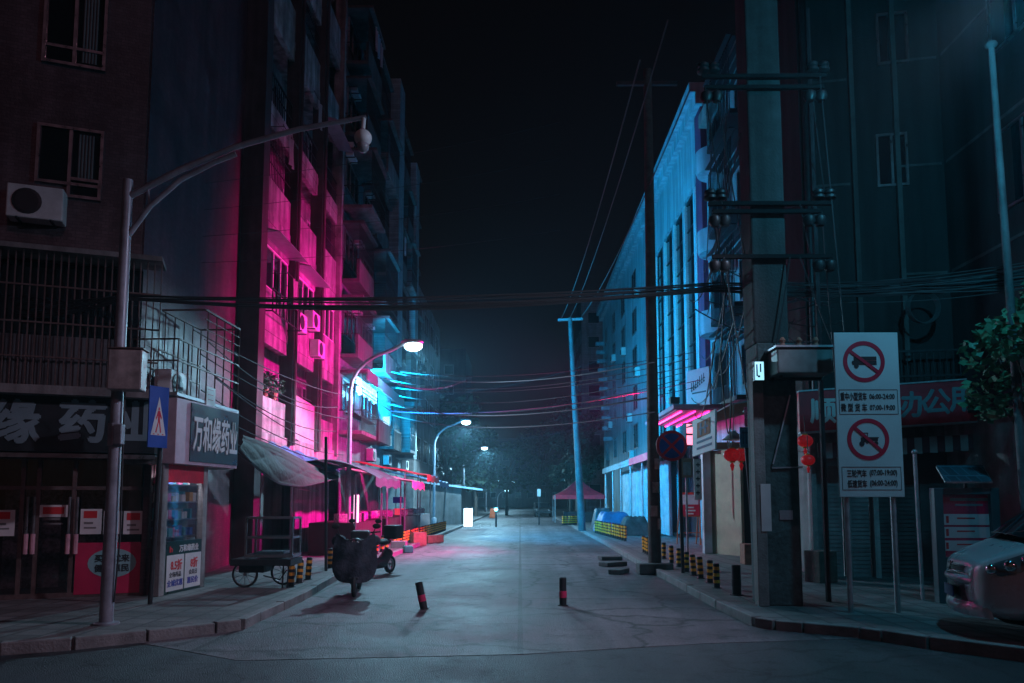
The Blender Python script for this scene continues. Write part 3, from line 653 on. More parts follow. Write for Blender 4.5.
def wheel(parent, c, r, w, axis, m_rim=ALU, spokes=10, name='wheel'):
    c, axis = V(c), V(axis).normalized(); b = MB()
    prof = [(r-w*0.5+w*0.5*math.cos(k*math.pi/4), w*0.5*math.sin(k*math.pi/4)) for k in range(9)]
    b.lathe(prof, c, axis, 28); o = b.build(name, BLACK, parent, smooth=50)
    b = MB(); b.lathe([(r-w*1.1,-w*0.3),(r-w*0.55,-w*0.35),(r-w*0.55,w*0.35),(r-w*1.1,w*0.3),(r-w*1.1,-w*0.3)], c, axis, 28); b.lathe([(0.03,-w*0.5),(0.03,w*0.5)], c, axis, 10)
    a = V((0,0,1)); q = axis.cross(a)
    for k in range(spokes):
        th = 2*math.pi*k/spokes; b.tube([c, c+(a*math.cos(th)+q*math.sin(th))*(r-w*0.8)], 0.006 if spokes > 8 else 0.02, 5)
    b.build('rim', m_rim, o, smooth=40); return o
wheel(CT, (at(244,575,cy).x, cy+0.05, SW+0.24), 0.24, 0.04, (0,1,0)); wheel(CT, (x1-0.3, cy+0.5, SW+0.24), 0.24, 0.04, (0,1,0))

# scooters
def scooter(base, rz, label, blanket):
    t = thing('electric_scooter', base, label, 'scooter', rz=0); m = Matrix.Rotation(rz,3,'Z'); o = V(base)
    def q(x,y,z): return o + m @ V((x,y,z))              # front of the scooter faces -y
    wheel(t, q(0,-0.62,0.21), 0.21, 0.08, m @ V((1,0,0)), spokes=12); wheel(t, q(0,0.55,0.21), 0.21, 0.09, m @ V((1,0,0)), spokes=12)
    b = MB(); b.tube([q(0,-0.62,0.25), q(0,-0.5,0.6), q(0,-0.42,0.95)], [0.035,0.05,0.04], 8); b.tube([q(0,-0.45,0.55), q(0,-0.25,0.25), q(0,0.25,0.27), q(0,0.5,0.5)], [0.09,0.12,0.14,0.12], 10); b.build('body', PLASTIC, t, smooth=50)
    b = MB(); b.box(q(0,-0.55,0.34),(0.17,0.42,0.04),rz); b.build('front_mudguard', PLASTIC, t, bevel=0.02)
    b = MB(); b.ball(q(0,0.32,0.74),0.2,(0.75,1.9,0.38)); b.build('seat', BLACK, t, smooth=60)
    b = MB(); b.tube([q(-0.36,-0.33,1.0), q(-0.2,-0.42,0.98), q(0.2,-0.42,0.98), q(0.36,-0.33,1.0)], 0.018, 8); b.build('handlebar', DARKM, t, smooth=50)
    b = MB(); b.ball(q(0,-0.5,0.93),0.12,(1.1,0.8,0.8)); h = b.build('headlight_housing', PLASTIC, t, smooth=60)
    b = MB(); b.ball(q(0,-0.57,0.93),0.08,(1,0.5,0.9)); b.build('headlight', CHROME, h, smooth=60)
    for s in (-1,1):
        b = MB(); b.tube([q(s*0.24,-0.42,0.98), q(s*0.34,-0.42,1.2)], 0.008, 6); b.ball(q(s*0.36,-0.42,1.23),0.075,(1,0.3,0.65)); b.build('mirror', BLACK, t, smooth=60)
    b = MB(); b.box(q(0,0.68,0.95),(0.36,0.34,0.32),rz); b.build('top_box', PLASTIC, t, bevel=0.04)
    if blanket:
        def bf(a,c):
            e = 2*a-1; w = 0.40*(1-0.16*max(0.0,(c-0.55)/0.45)**2.5-0.16*(1-c)**2); x = e*w
            y = -0.50-0.20*math.cos(e*1.25)-0.04*c+0.018*math.sin(a*15+c*4)+0.02*math.sin(c*13+a*5)
            return q(x, y, 1.0-0.80*c+0.10*c*abs(e)**4.5-0.10*(1-c)*math.cos(e*2.2)+0.06)
        b = MB(); b.sheet(bf, 36, 22, 0.025); bl = b.build('wind_blanket', BLANK, t, smooth=60)
        b = MB(); b.sheet(lambda a,c: bf(0.05+a*0.6,0.40+c*0.12)+m @ V((0,-0.012,0)), 20, 3, 0.008); b.build('stripe', BLANKT, bl, smooth=60)
        for s in (-1,1):
            b = MB(); b.ball(q(s*0.3,-0.4,0.97),0.12,(1.1,1.3,0.9)); b.build('mitten', BLANK, bl, smooth=60)
    return t
g = gp(348,598,0.004); scooter((g.x,g.y+0.7,0.004), R(8), 'electric scooter wearing a dark quilted wind blanket, parked on the road facing out', True)
g = gp(371,578,0.004); scooter((g.x-0.02,g.y+0.6,0.004), R(-25), 'uncovered scooter parked directly behind the one with the quilted blanket', False)

# bollards
def bollard_proto(loc, label, group, h=0.45, r=0.055, band=None, nb=3, name='bollard'):
    t = thing(name, loc, label, 'bollard', group); o = V(loc)
    b = MB(); b.lathe([(r*1.0,0),(r,h-0.012),(r-0.012,h)], o, n=14); b.lathe([(r*1.5,0),(r*1.5,0.012),(r,0.014)], o, n=14); b.build('tube', BLKP, t, smooth=40)
    b = MB(); pf = []
    for k in range(nb):
        z = h*(0.2+0.8*k/nb) if nb > 1 else h*0.28; hh = h*0.13 if nb > 1 else h*0.24
        pf += [(r-0.004,z),(r+0.004,z+0.003),(r+0.004,z+hh),(r-0.004,z+hh+0.003)]
    b.lathe(pf, o, n=14)
    b.build('band', band or YEL, t, smooth=40); return t
def bollards(pts, label, group, **k):
    p0 = bollard_proto(pts[0], label, group, **k)
    for q in pts[1:]: c = copy_tree(p0, loc=q, rz=random.uniform(0,6)); c.rotation_euler.x = random.gauss(0,0.045); c.rotation_euler.y = random.gauss(0,0.045)
bollards([gp(x,y,SW) for x,y in ((291,587),(299,583),(308,579.5))], 'black and yellow banded bollard beside the food cart on the left kerb', 'bollards beside the food cart', h=0.44)
bollards([gp(x,y,SW) for x,y in ((330,568),(341,563))], 'black and yellow bollard at the foot of the dark awning pole', 'bollards by the awning pole', h=0.46)
bollards([V((-4.25+0.008*k,19.6+0.78*k,SW)) for k in range(6)], 'black and yellow bollard standing by the first lamp post on the left', 'bollards by the first lamp post', h=0.5)
bollards([V((-4.2+0.012*k,24.9+0.55*k,SW)) for k in range(26)], 'yellow banded bollard in the long row before the left market stalls', 'bollards before the market stalls', h=0.5, nb=4)
bollards([gp(x,y,SW) for x,y in ((664,559),(671.6,563),(679,567),(686.6,572),(694,575.5),(701,578.5),(710,583),(717,588))], 'black bollard with yellow bands in the row along the right kerb', 'bollards along the right kerb', h=0.44)
bollards([V((3.7+0.02*k,21.3+0.45*k,SW)) for k in range(4)], 'yellow banded bollard directly behind the dark utility pole', 'bollards behind the utility pole', h=0.5, nb=4)
bollards([V((4.05-0.03*k,28.8+0.5*k,SW)) for k in range(15)], 'yellow banded bollard in the row below the long blue awning', 'bollards below the blue awning', h=0.62, nb=4)
bollards([V((2.7+0.1*k,47+0.1*k,SW)) for k in range(10)], 'yellow banded bollard in the far row beside the leaning pole', 'bollards beside the leaning pole', h=0.6, nb=4)
t = bollard_proto(gp(736.7,595,SW), 'plain dark bollard left of the crooked blue signpost', None, h=0.5, r=0.075, nb=1, band=DARKM)
t = bollard_proto(gp(424,609,0.004), 'black bollard with a band tinted by red trail light leaning over in the road, nearer the scooters', None, h=0.43, r=0.06, nb=1, band=REDB); t.rotation_euler.y = R(-12)
t = bollard_proto(gp(563,605.5,0.004), 'black bollard with a band tinted by red trail light standing upright alone in the road', None, h=0.45, r=0.058, nb=1, band=REDB)

# CCTV pole
c0 = gp(106,624,SW); d0 = c0.y
CP = thing('camera_pole', c0, 'tall grey pole holding a white dome camera on a long curved arm', 'pole')
b = MB(); tp = V((c0.x+0.02, d0, at(127,180,d0).z)); b.tube([c0, tp], [0.085,0.065], 12); b.lathe([(0.16,0),(0.16,0.02),(0.09,0.03)], c0, n=12); b.build('shaft', GREYP, CP, smooth=40)
b = MB(); b.tube([at(128,236,d0), at(150,206,d0), at(180,180,d0), at(215,162,d0), at(236,154,d0)], 0.035, 10); b.tube([at(128,197,d0), at(180,170,d0), at(235,147,d0), at(300,129,d0), at(366,117,d0)], [0.045,0.042,0.04,0.036,0.03], 10)
b.tube([at(148,190,d0), at(150,206,d0)], 0.018, 6); b.build('arm', GREYP, CP, smooth=50)
cc = at(363,140,d0); b = MB(); b.tube([at(364,117,d0), at(363,129,d0)], 0.03, 10); b.ball(cc+V((0,0,0.03)), 0.118, (1,1,0.95), 18, 12); cm = b.build('dome_camera', WHITEP, CP, smooth=60)
b = MB(); b.ball(cc-V((0,0,0.09)), 0.085, (1,1,1), 16, 10); b.build('lens_dome', mat('smoked_dome',(0.3,0.3,0.33),0.2,var=0), cm, smooth=60)
b = MB(); z = at(128,435,d0).z; b.lathe([(0.1,-0.15),(0.1,0.15)], (c0.x+0.01,d0,z), n=8); b.box((c0.x+0.1,d0-0.08,z),(0.1,0.1,0.26)); b.build('junction_box', GREYP, CP, bevel=0.01)
CB = thing('utility_box', at(128,392,d0), 'rust stained white box strapped to the camera pole', 'box')
a, c = at(109,351,d0-0.1), at(148,391,d0-0.1); b = MB(); b.box(((a.x+c.x)/2,d0-0.12,(a.z+c.z)/2),(c.x-a.x-0.13,0.24,a.z-c.z),R(10)); b.build('casing', RUST, CB, bevel=0.015)
b = MB(); b.box(((a.x+c.x)/2,d0-0.12,a.z+0.012),(c.x-a.x-0.09,0.27,0.02),R(10)); b.build('lid', RUSTY, CB, bevel=0.005)
b = MB(); b.tube([V((c0.x+0.12,d0-0.03,c.z)), V((c0.x+0.14,d0-0.02,1.2)), V((c0.x+0.1,d0-0.02,0.4))], 0.012, 6); b.build('conduit', CABLE, CB)

# pedestrian crossing sign
c0 = gp(150,604,SW); d0 = c0.y
PS = thing('crossing_sign', c0, 'blue pedestrian crossing sign with a white triangle on a dark post', 'sign')
b = MB(); b.tube([c0, V((c0.x+0.08,d0,at(157,395,d0).z))], 0.035, 10); b.build('post', DARKM, PS, smooth=40)
fs = F((c0.x+0.16,d0-0.03), (math.cos(R(62)), math.sin(R(62)))); ua, za = fs.uz(147,447); ub_, zb_ = fs.uz(169,388)
b = MB(); fs.box(b, ua, ub_, za, zb_, -0.012, 0.012); pn = b.build('sign_plate', SIGNB, PS, bevel=0.004)
b = MB(); w_ = ub_-ua; h_ = zb_-za
b.prism([fs.p(ua+w_*0.12,za+h_*0.2,0.013), fs.p(ua+w_*0.88,za+h_*0.2,0.013), fs.p(ua+w_*0.5,za+h_*0.83,0.013)], fs.n*0.003); b.build('white_triangle', SIGNW, pn)
b = MB(); cu = ua+w_*0.5; P = lambda x,y: fs.p(cu+x*w_, za+y*h_, 0.0165)
b.prism([fs.p(cu+0.035*w_*math.cos(k*0.6283), za+h_*0.63+0.03*h_*math.sin(k*0.6283), 0.0165) for k in range(10)], fs.n*0.002)
b.prism([P(-0.05,0.6),P(0.05,0.6),P(0.06,0.44),P(-0.04,0.42)], fs.n*0.002); b.prism([P(-0.04,0.42),P(0.01,0.43),P(-0.1,0.24),P(-0.16,0.25)], fs.n*0.002)
b.prism([P(0.01,0.43),P(0.06,0.44),P(0.15,0.25),P(0.09,0.24)], fs.n*0.002); b.prism([P(-0.05,0.6),P(-0.03,0.54),P(-0.13,0.45),P(-0.15,0.48)], fs.n*0.002); b.prism([P(0.05,0.6),P(0.03,0.54),P(0.12,0.46),P(0.15,0.49)], fs.n*0.002)
for k in range(3): b.prism([P(-0.28+k*0.24,0.21),P(-0.2+k*0.24,0.21),P(-0.19+k*0.22,0.225),P(-0.26+k*0.22,0.225)], fs.n*0.002)
b.build('walking_figure', SIGNR, pn)

# ------------------------------------------------------------------ LEFT: further blocks
F3 = F((-6.9,27.5), (0,1))
B3 = thing('teal_apartment_building', (-6.9,27.5,0), 'tall dark teal apartment block with caged balconies behind the magenta one', 'building')
b = MB(); F3.box(b, 0, 17, 0, 21.5, -9, 0); b.build('wall', TEALW, B3)
b = MB(); F3.box(b, 6.9, 8.3, 8.2, 22.2, 0.003, 1.1); F3.box(b, 13.4, 14.6, 4, 21.0, 0.003, 1.0); b.build('stair_tower', mat('teal_tile',(0.25,0.33,0.36),0.5,var=0.25,tiles=(0,1,0.3,0.12,0.6),streak=0.3), B3)
random.seed(11)
for i in range(6):
    z = 4.2+2.95*i
    for k, (u0,u1) in enumerate(((0.4,3.2),(3.7,6.6),(8.7,11),(11.2,13.2),(14.9,16.8))):
        dep = random.choice((0.7,0.9,1.15))
        b = MB(); F3.box(b, u0, u1, z, z+0.14, 0.003, dep)
        if (i+k) % 3: F3.box(b, u0, u1, z+0.14, z+0.9, dep-0.1, dep)
        bl = b.build('balcony', CONCD if (i*2+k) % 3 else PLASTD, B3)
        b = MB(); F3.box(b, u0, u1, z+2.35, z+2.45, 0.003, dep+0.15); b.build('balcony_roof', CONCD, bl)
        b = MB(); u = u0
        while u < u1: F3.box(b, u, u+0.02, z+0.14, z+2.35, dep-0.03, dep-0.01); u += 0.17
        for zz in (z+0.95, z+1.6): F3.box(b, u0, u1, zz, zz+0.025, dep-0.03, dep)
        for uu in (u0+0.01,u1-0.03): F3.box(b, uu, uu+0.02, z+0.9, z+0.93, 0.01, dep)
        b.build('window_bars', DARKM, bl)
        window(F3, bl, u0+0.3, u1-0.3, z+0.95, z+2.2, n=0.004, fm=ALU, bars=(0.33,0.66))
        if random.random() < 0.6: ac_unit(F3, random.uniform(u0+0.5,u1-0.5), z-0.75, dep*0.0+0.003, 'air conditioner under a caged balcony of the tall teal block', 'air conditioners on the teal block')
for k, (i,u,m_) in enumerate(((5,1.2,0),(5,1.7,1),(5,2.3,2),(4,4.4,1),(3,9.3,0))):
    z = 4.2+2.95*i+1.0; cm_ = [mat('red_washing',(0.35,0.05,0.06),0.9,var=0.1), mat('blue_washing',(0.2,0.4,0.5),0.9,var=0.1), mat('grey_washing',(0.3,0.3,0.3),0.9,var=0.1)][m_]
    b = MB(); b.sheet(lambda a,c: F3.p(u+0.4*a*(1-0.2*c), z+1.1-0.95*c, 1.0+0.04*math.sin(a*9)), 10, 6)
    tag(b.build('hanging_garment', cm_, smooth=60), ['red','pale blue','grey'][m_]+' garment drying on a high caged balcony of the teal block' if k < 3 else ['red garment drying at a middle balcony of the teal block','pale blue garment drying on the fifth row of teal balconies'][m_], 'laundry')
F4 = F((-6.9,45.2), (0,1))
B4 = thing('low_apartment_building', (-6.9,45.2,0), 'lower dark block beyond the tall teal apartments, mostly lost in night', 'building')
b = MB(); F4.box(b, 0, 14, 0, 15.5, -9, 0.4); b.build('wall', PLASTD, B4)
for i in range(4):
    for k in range(4): window(F4, B4, 0.8+3.3*k, 2.7+3.3*k, 4.2+2.9*i, 5.7+2.9*i, n=0.402)
# shop canopies with the blue neon sign (upper floor)
b = MB(); F3.box(b, 0.6, 9.5, 6.6, 6.75, 0.003, 1.0); F3.box(b, 0.6, 9.5, 6.3, 6.75, 1.0, 1.06)
tag(b.build('sign_canopy', GALV), 'pale metal canopy over the glowing blue white sign', 'canopy')
NS = thing('neon_sign', F3.p(3,5,0.3), 'glowing blue white character sign on the teal block wall', 'sign')
nu0, nz = F3.uz(357,390,0.5); nu1 = F3.uz(377,390,0.5)[0]; n_ = 4; cw = (nu1-nu0)/n_
b = MB(); F3.box(b, nu0-0.1, nu1+0.1, 5.05, 5.1, 0.1, 0.5); F3.box(b, nu0-0.1, nu1+0.1, 6.2, 6.25, 0.1, 0.5); b.build('sign_frame', DARKM, NS)
z5, z6 = F3.uz(367,397,0.5)[1], F3.uz(367,380,0.5)[1]
random.seed(21)
for k in range(n_):
    u = nu0+cw*k; b = MB(); dz = random.uniform(-0.06,0.06)     # blown-out glowing characters: bars and strokes only
    F3.box(b, u+0.08*cw, u+0.95*cw, z5+dz, z5+0.2+dz, 0.45, 0.5); F3.box(b, u+0.04*cw, u+0.98*cw, (z5+z6)/2-0.1, (z5+z6)/2+0.1+dz, 0.45, 0.5)
    F3.box(b, u+0.12*cw, u+0.9*cw, z6-0.2+dz, z6+dz, 0.45, 0.5); F3.box(b, u+0.2*cw, u+0.36*cw, z5+0.2+dz, z6-0.2+dz, 0.452, 0.498); F3.box(b, u+0.65*cw, u+0.82*cw, z5+0.2+dz, z6-0.2+dz, 0.452, 0.498)
    F3.box(b, u+0.42*cw, u+0.58*cw, z5-0.08+dz, z6+0.1+dz, 0.448, 0.502); b.build('glowing_character', NEONB, NS)
p_ = F3.p((nu0+nu1)/2, (z5+z6)/2, 0.62)
lamp('neon_light', p_, 9500, (0.0,0.43,0.9), NS, 'AREA', 4.0, aim=(7.6,41,9.5), size_y=1.2, spread=150)
lb = thing('lightbox_sign', F3.p(8,4,0.6), 'square white lightbox sign hanging beyond the blue neon characters', 'sign')
fl = F((-6.6,37), (1,0.0)); b = MB(); fl.pbox(b, 379,390,416,431,-0.08,0.08); b.build('casing', DARKM, lb)
b = MB(); fl.pbox(b, 379.6,389.6,416.6,430.4,0.082,0.09); b.build('lit_panel', LBOX, lb)

# market stalls along the left pavement
def stall(y0, y1, x0, x1, zr, roofm, wallm, label, lit=None, roof='slope', counter=mat('dark_plum_board',(0.07,0.02,0.035),0.6,var=0.35,streak=0.3)):
    t = thing('market_stall', ((x0+x1)/2,(y0+y1)/2,SW), label, 'stall')
    b = MB()
    for x in (x0,x1):
        for y in (y0,y1): b = MB(); b.beam((x,y,SW), (x,y,zr+(0.25 if x == x0 else 0)), 0.05); b.build('post', GALV, t)
    b = MB(); b.box(((x0+x1)/2+0.25,(y0+y1)/2,0.58),(x1-x0-0.5,y1-y0-0.06,0.92)); b.build('counter', counter, t, bevel=0.01)
    b = MB(); b.obox((x0-0.05,y0,SW),(0.04,0,0),(0,y1-y0,0),(0,0,zr)); b.build('back_panel', wallm, t)
    n = random.uniform(0,5)
    if roof == 'arch': fn = lambda a,c: (x0-0.3+(x1-x0+0.9)*c, y0-0.2+(y1-y0+0.4)*a, zr+0.2+0.35*math.sin(math.pi*c)-0.3*c+0.03*math.sin(a*20+n+c*5))
    else: fn = lambda a,c: (x0-0.3+(x1-x0+1.2)*c, y0-0.2+(y1-y0+0.4)*a, zr+0.4-0.55*c+0.035*math.sin(a*17+n)+0.02*math.sin(c*13))
    b = MB(); b.sheet(fn, 30, 14, 0.012); rf = b.build('roof', roofm, t, smooth=60)
    b = MB()
    e = [V(fn(a/30,1.0)) for a in range(31)]
    b.sheet(lambda a,c: e[int(a*30)]+V((0.01,0,-0.24*c-0.03*c*abs(math.sin(a*28)))), 30, 2, 0.008); b.build('valance', roofm, rf, smooth=60)
    for k in range(5):
        b = MB(); b.box((x0+0.5+random.uniform(0,x1-x0-0.7), y0+0.3+(y1-y0-0.5)*k/4, 1.04+0.13),(0.3,0.28,0.26),random.uniform(0,1))
        b.build('goods_crate', GOODS, t, bevel=0.02)
    if lit:
        b = MB(); b.beam((x1-0.05,y0+0.15,0.95),(x1-0.05,y0+0.15,1.85),0.05); b.beam((x1-0.05,y0+0.55,0.95),(x1-0.05,y0+0.55,1.85),0.05); b.build('tube_lamp', TUBEP, t)
    return t
random.seed(5)
stall(21.4,25.4,-6.6,-4.75,2.45,TARPD,PLAST,'market stall with a dark arched tarpaulin roof and lit pink tubes', lit=True, roof='arch')
stall(26.2,29.2,-6.4,-4.7,2.5,TARPK,PLASTD,'market stall with a pale pink canopy next to the dark arched one')
stall(29.6,33.4,-6.4,-4.6,2.85,TARPR,PLASTD,'market stall with a high red canopy in the left row')
stall(33.8,37.6,-6.3,-4.55,2.7,TARPB,GALV,'market stall with a blue canopy behind the red one', counter=GALV)
# cyan and pink small signs on stall
for (px,py,w_,h_,m_,lab) in ((399,512,10,7,mat('red_lit_panel',(0.5,0.02,0.05),0.5,var=0,emit=(1,0.05,0.12),es=0.7),'small glowing red panel hung on the left stalls'),(398,500,10,6,SIGNB,'small blue panel hung above the glowing red one'),(396,523,12,8,mat('magenta_panel',(0.5,0.02,0.25),0.5,var=0,emit=(1,0.02,0.4),es=0.25),'small magenta panel below the glowing red one')):
    c0 = at(px,py,33); s = 33/740; b = MB(); b.box(c0,(w_*s,0.06,h_*s)); tag(b.build('hanging_sign', m_), lab, 'sign')
t = thing('stall_prop', gp(443,527,SW), 'thin slanting wooden prop beside the second lamp post', 'pole'); b = MB(); b.tube([gp(443,527,SW), at(446,482,gp(443,527,SW).y)], 0.05, 8); b.build('shaft', WOOD, t)
lb = thing('lightbox_sign', gp(468,528,SW), 'bright white standing lightbox on the left at the far end of the stalls', 'sign')
y_ = gp(468,528,SW).y; a, c = at(463.5,508,y_), at(473,527,y_); b = MB(); b.box(((a.x+c.x)/2,y_,(a.z+c.z)/2),(c.x-a.x,0.25,a.z-c.z)); b.build('casing', GALV, lb, bevel=0.01)
b = MB(); b.box(((a.x+c.x)/2,y_-0.129,(a.z+c.z)/2),(c.x-a.x-0.06,0.008,a.z-c.z-0.06)); b.build('lit_panel', LBOX, lb)
t = thing('roadside_hut', (-5,50,SW), 'dark roadside hut with a pale sloping roof behind the standing lightbox', 'hut')
b = MB(); b.box((-5.4,50,1.4),(3.2,4,2.6)); b.build('wall', CONCD, t)
b = MB(); b.prism([(-7.2,47.6,2.9),(-2.4,47.6,2.3),(-2.4,47.6,2.42),(-7.2,47.6,3.02)],(0,5,0)); b.build('roof', GALV, t)

# street lamps
def street_lamp(y, x, top, reach, energy, label, head=None):
    t = thing('street_lamp', (x,y,SW), label, 'street lamp', None)
    b = MB(); b.lathe([(0.16,0),(0.16,0.5),(0.1,0.55)], (x,y,SW), n=10)
    pts = [(x,y,SW+0.5),(x,y,top-1.5)] + [(x+reach*(1-math.cos(a)), y, top-1.5+1.5*math.sin(a)*0.86) for a in [R(d_) for d_ in (15,30,45,60,75)]] + [(x+reach*1.0,y,top-0.04)]
    b.tube(pts, [0.085,0.065]+[0.055]*6, 10); b.build('post', GREYP, t, smooth=50)
    hx = x+reach+0.25; b = MB(); b.ball((hx,y,top), 0.28, (1.25,0.55,0.38), 14, 8); hd = b.build('lamp_head', GALV, t, smooth=60)
    b = MB(); b.ball((hx+0.03,y,top-0.12), 0.24, (1.15,0.75,0.65), 12, 8); b.build('lamp_glass', LAMPW, hd, smooth=60)
    lamp('street_light', (hx+0.05,y,top-0.36), energy*0.9, (0.38,0.77,1.0), t, 'SPOT', 0.12, aim=(hx+0.6,y-1.0,0), spot=166, blend=0.3); return t
street_lamp(22,-5.1,6.45,1.6,2200,'lit curved street lamp nearest on the left, beside the stalls')
street_lamp(44,-5.1,6.45,1.6,4200,'lit cyan street lamp, second along the left pavement')
street_lamp(67,-5.1,6.5,1.6,5000,'lit street lamp third along the left pavement, by the trees')
street_lamp(100,-4.6,4.4,1.6,1500,'smaller lit lamp at the far end of the street among trees')
street_lamp(118,-3.6,3.3,1.2,700,'tiny lit lamp far down the street, lower of the far pair')
street_lamp(135,-2.6,5.2,1.2,900,'tiny lit lamp far down the street, higher of the far pair')
t = thing('signal_lamp', gp(496,527), 'small glowing cyan signal lamp on a post at the far end', 'lamp')
q = gp(496,527); b = MB(); b.tube([q, q+V((0,0,1.0))], 0.06, 8); b.build('post', DARKM, t); b = MB(); b.ball(q+V((0,0,1.1)), 0.11); b.build('lamp_glass', CYANL, t, smooth=60)
lamp('signal_light', q+V((0,-0.3,1.2)), 40, (0.1,0.7,1.0), t)

# loose kerb stones on the left, rubble on the right
for k, (px,py,w_,h_,m_,lab) in enumerate(((398,552,0.5,0.35,CONC,'pale broken concrete block at the left kerb, nearest the scooters'),(407,553,0.3,0.22,mat('green_plastic',(0.03,0.25,0.18),0.5),'small green plastic box beside the broken concrete block'),(417,546,0.55,0.5,BRICK,'reddish brick block standing at the left kerb'),(432,543,0.9,0.3,BRICK,'long low reddish block lying at the left kerb'))):
    q = gp(px,py,0.004); b = MB(); b.box((q.x,q.y+0.2,0.004+h_/2),(w_,0.4,h_),0.3*k); tag(b.build('kerb_block' if k != 1 else 'plastic_box', m_, bevel=0.03), lab, 'block' if k != 1 else 'box')
for k, (px,py,w_,d_,lab) in enumerate(((610,560,0.62,0.4,'broken concrete slab on the road by the utility pole, farthest of three'),(613,566,0.7,0.35,'broken concrete slab on the road by the utility pole, middle of three'),(619,573.5,0.62,0.3,'broken concrete slab on the road by the utility pole, nearest of three'))):
    q = gp(px,py,0.004); b = MB(); b.box((q.x,q.y,0.06),(w_,d_,0.11),R(12+25*k)); tag(b.build('concrete_slab', CONCD, bevel=0.02), lab, 'slab')

# ------------------------------------------------------------------ RIGHT: long hall with tall ribs
FR2 = F((7.5,66), (0,-1))
B5 = thing('ribbed_hall', (7.5,48,0), 'long pale hall with tall recessed bays glowing blue on the right', 'building')
HT = 18.4
b = MB(); FR2.box(b, 0, 36.2, 0, HT, -12, -0.55); b.build('wall', HALL, B5)
b = MB(); FR2.box(b, 0, 23.2, 0, HT-0.002, -0.55, 0); b.build('plain_front', HALL, B5)
xs = [22.6,25.0,27.4,29.8,32.1,34.2,36.2]; b = MB(); b2 = MB()
for k, u in enumerate(xs):
    FR2.box(b, u+0.66, u+1.16, 0, 15.2-(0.9 if k == 0 else 0), -0.549, 0.0)
    if k < len(xs)-1:
        for s in (0.15,): FR2.box(b2, u+1.17, u+1.25, 3.5, 15.0, -0.118, 0.03)
FR2.box(b, 23.2, 36.8, 15.2, HT-0.002, -0.549, 0.0); b.build('pilaster', HALL, B5); b2.build('drainpipe', WHITEP, B5)
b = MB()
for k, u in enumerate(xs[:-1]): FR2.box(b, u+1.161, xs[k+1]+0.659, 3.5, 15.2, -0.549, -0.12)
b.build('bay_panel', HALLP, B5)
for k, u in enumerate(xs[:-1]):
    wd = window(FR2, B5, u+1.2, xs[k+1]+0.62, 3.6, 15.0, n=-0.118, fm=DARKM, fw=0.05)
    b = MB()
    for i in range(8): FR2.box(b, u+1.25, xs[k+1]+0.57, 4.6+1.3*i, 4.65+1.3*i, -0.09, -0.06)
    b.build('transom', DARKM, wd)
b = MB(); FR2.box(b, -0.3, 36.9, HT, HT+0.4, -12, 0.55); FR2.box(b, -0.3, 36.9, HT-0.5, HT-0.004, 0.003, 0.3); b.build('cornice', HALL, B5)
b = MB(); FR2.box(b, 24.5, 27, HT+0.4, HT+2.2, -5, -0.3); b.build('roof_hut', HALL, B5)
b = MB(); FR2.box(b, 36.25, 37.2, 0, 17.6, -6, 0.2); b.build('end_column', MAROON, B5)
random.seed(9)
for i in range(5):
    for k in range(4):
        u = 2.0+5.2*k; b = MB()
        window(FR2, B5, u, u+1.7, 5.0+2.5*i, 6.6+2.5*i, n=0.003)
    ac_unit(FR2, random.uniform(14,21), 4.4+2.5*i, 0.0, 'air conditioner on the flat blue front of the long hall', 'air conditioners on the long hall')
    if i % 2: ac_unit(FR2, random.uniform(5,12), 5.0+2.5*i, 0.0, 'air conditioner on the flat blue front of the long hall', 'air conditioners on the long hall')
b = MB()
for k in range(11): FR2.box(b, 0.2+0.9*k*0.6, 0.75+0.9*k*0.6, 15.5-0.9*k, 15.8-0.9*k, 0.003, 0.7)
b.build('stepped_canopy', HALL, B5)
# long awning along the hall
AW = thing('long_awning', (6.4,40,3.4), 'long blue metal awning with a faintly glowing red stripe along the hall front', 'awning')
b = MB(); b.sheet(lambda a,c: (7.48-2.0*c, 49-19*a, 4.0-0.42*c), 20, 4, 0.04); b.build('awning_roof', mat('pale_blue_sheet',(0.35,0.45,0.5),0.5,var=0.2), AW)
b = MB(); b.obox((5.44,30,3.42),(0.03,0,0),(0,7.0,0),(0,0,0.32)); b.build('red_fascia', mat('glowing_red_stripe',(0.6,0.04,0.12),0.5,var=0.15,emit=(1,0.02,0.2),es=0.25), AW); b = MB(); b.obox((5.44,37,3.42),(0.03,0,0),(0,12.0,0),(0,0,0.32)); b.build('blue_fascia', HALL, AW)  # red light put into the stripe colour as a faint glow
b = MB()
for k in range(6): b.tube([(5.6,30.4+3.6*k,SW),(5.6,30.4+3.6*k,3.5)], 0.045, 8)
b.build('awning_post', GALV, AW)
random.seed(4)
for k in range(4):
    y0 = 31.5+3.7*k; b = MB(); b.sheet(lambda a,c: (6.3+0.12*math.sin(a*38+k)+0.5*c*math.sin(a*5+k)*0.3, y0+3.2*a, 3.4-3.2*c), 44, 8, 0.012)
    tag(b.build('hanging_tarp', mat('pale_tarp',(0.36,0.42,0.46),0.6,var=0.3), smooth=60), 'pleated pale tarpaulin curtain hanging under the long blue awning', 'tarpaulin', 'tarpaulin curtains under the awning')
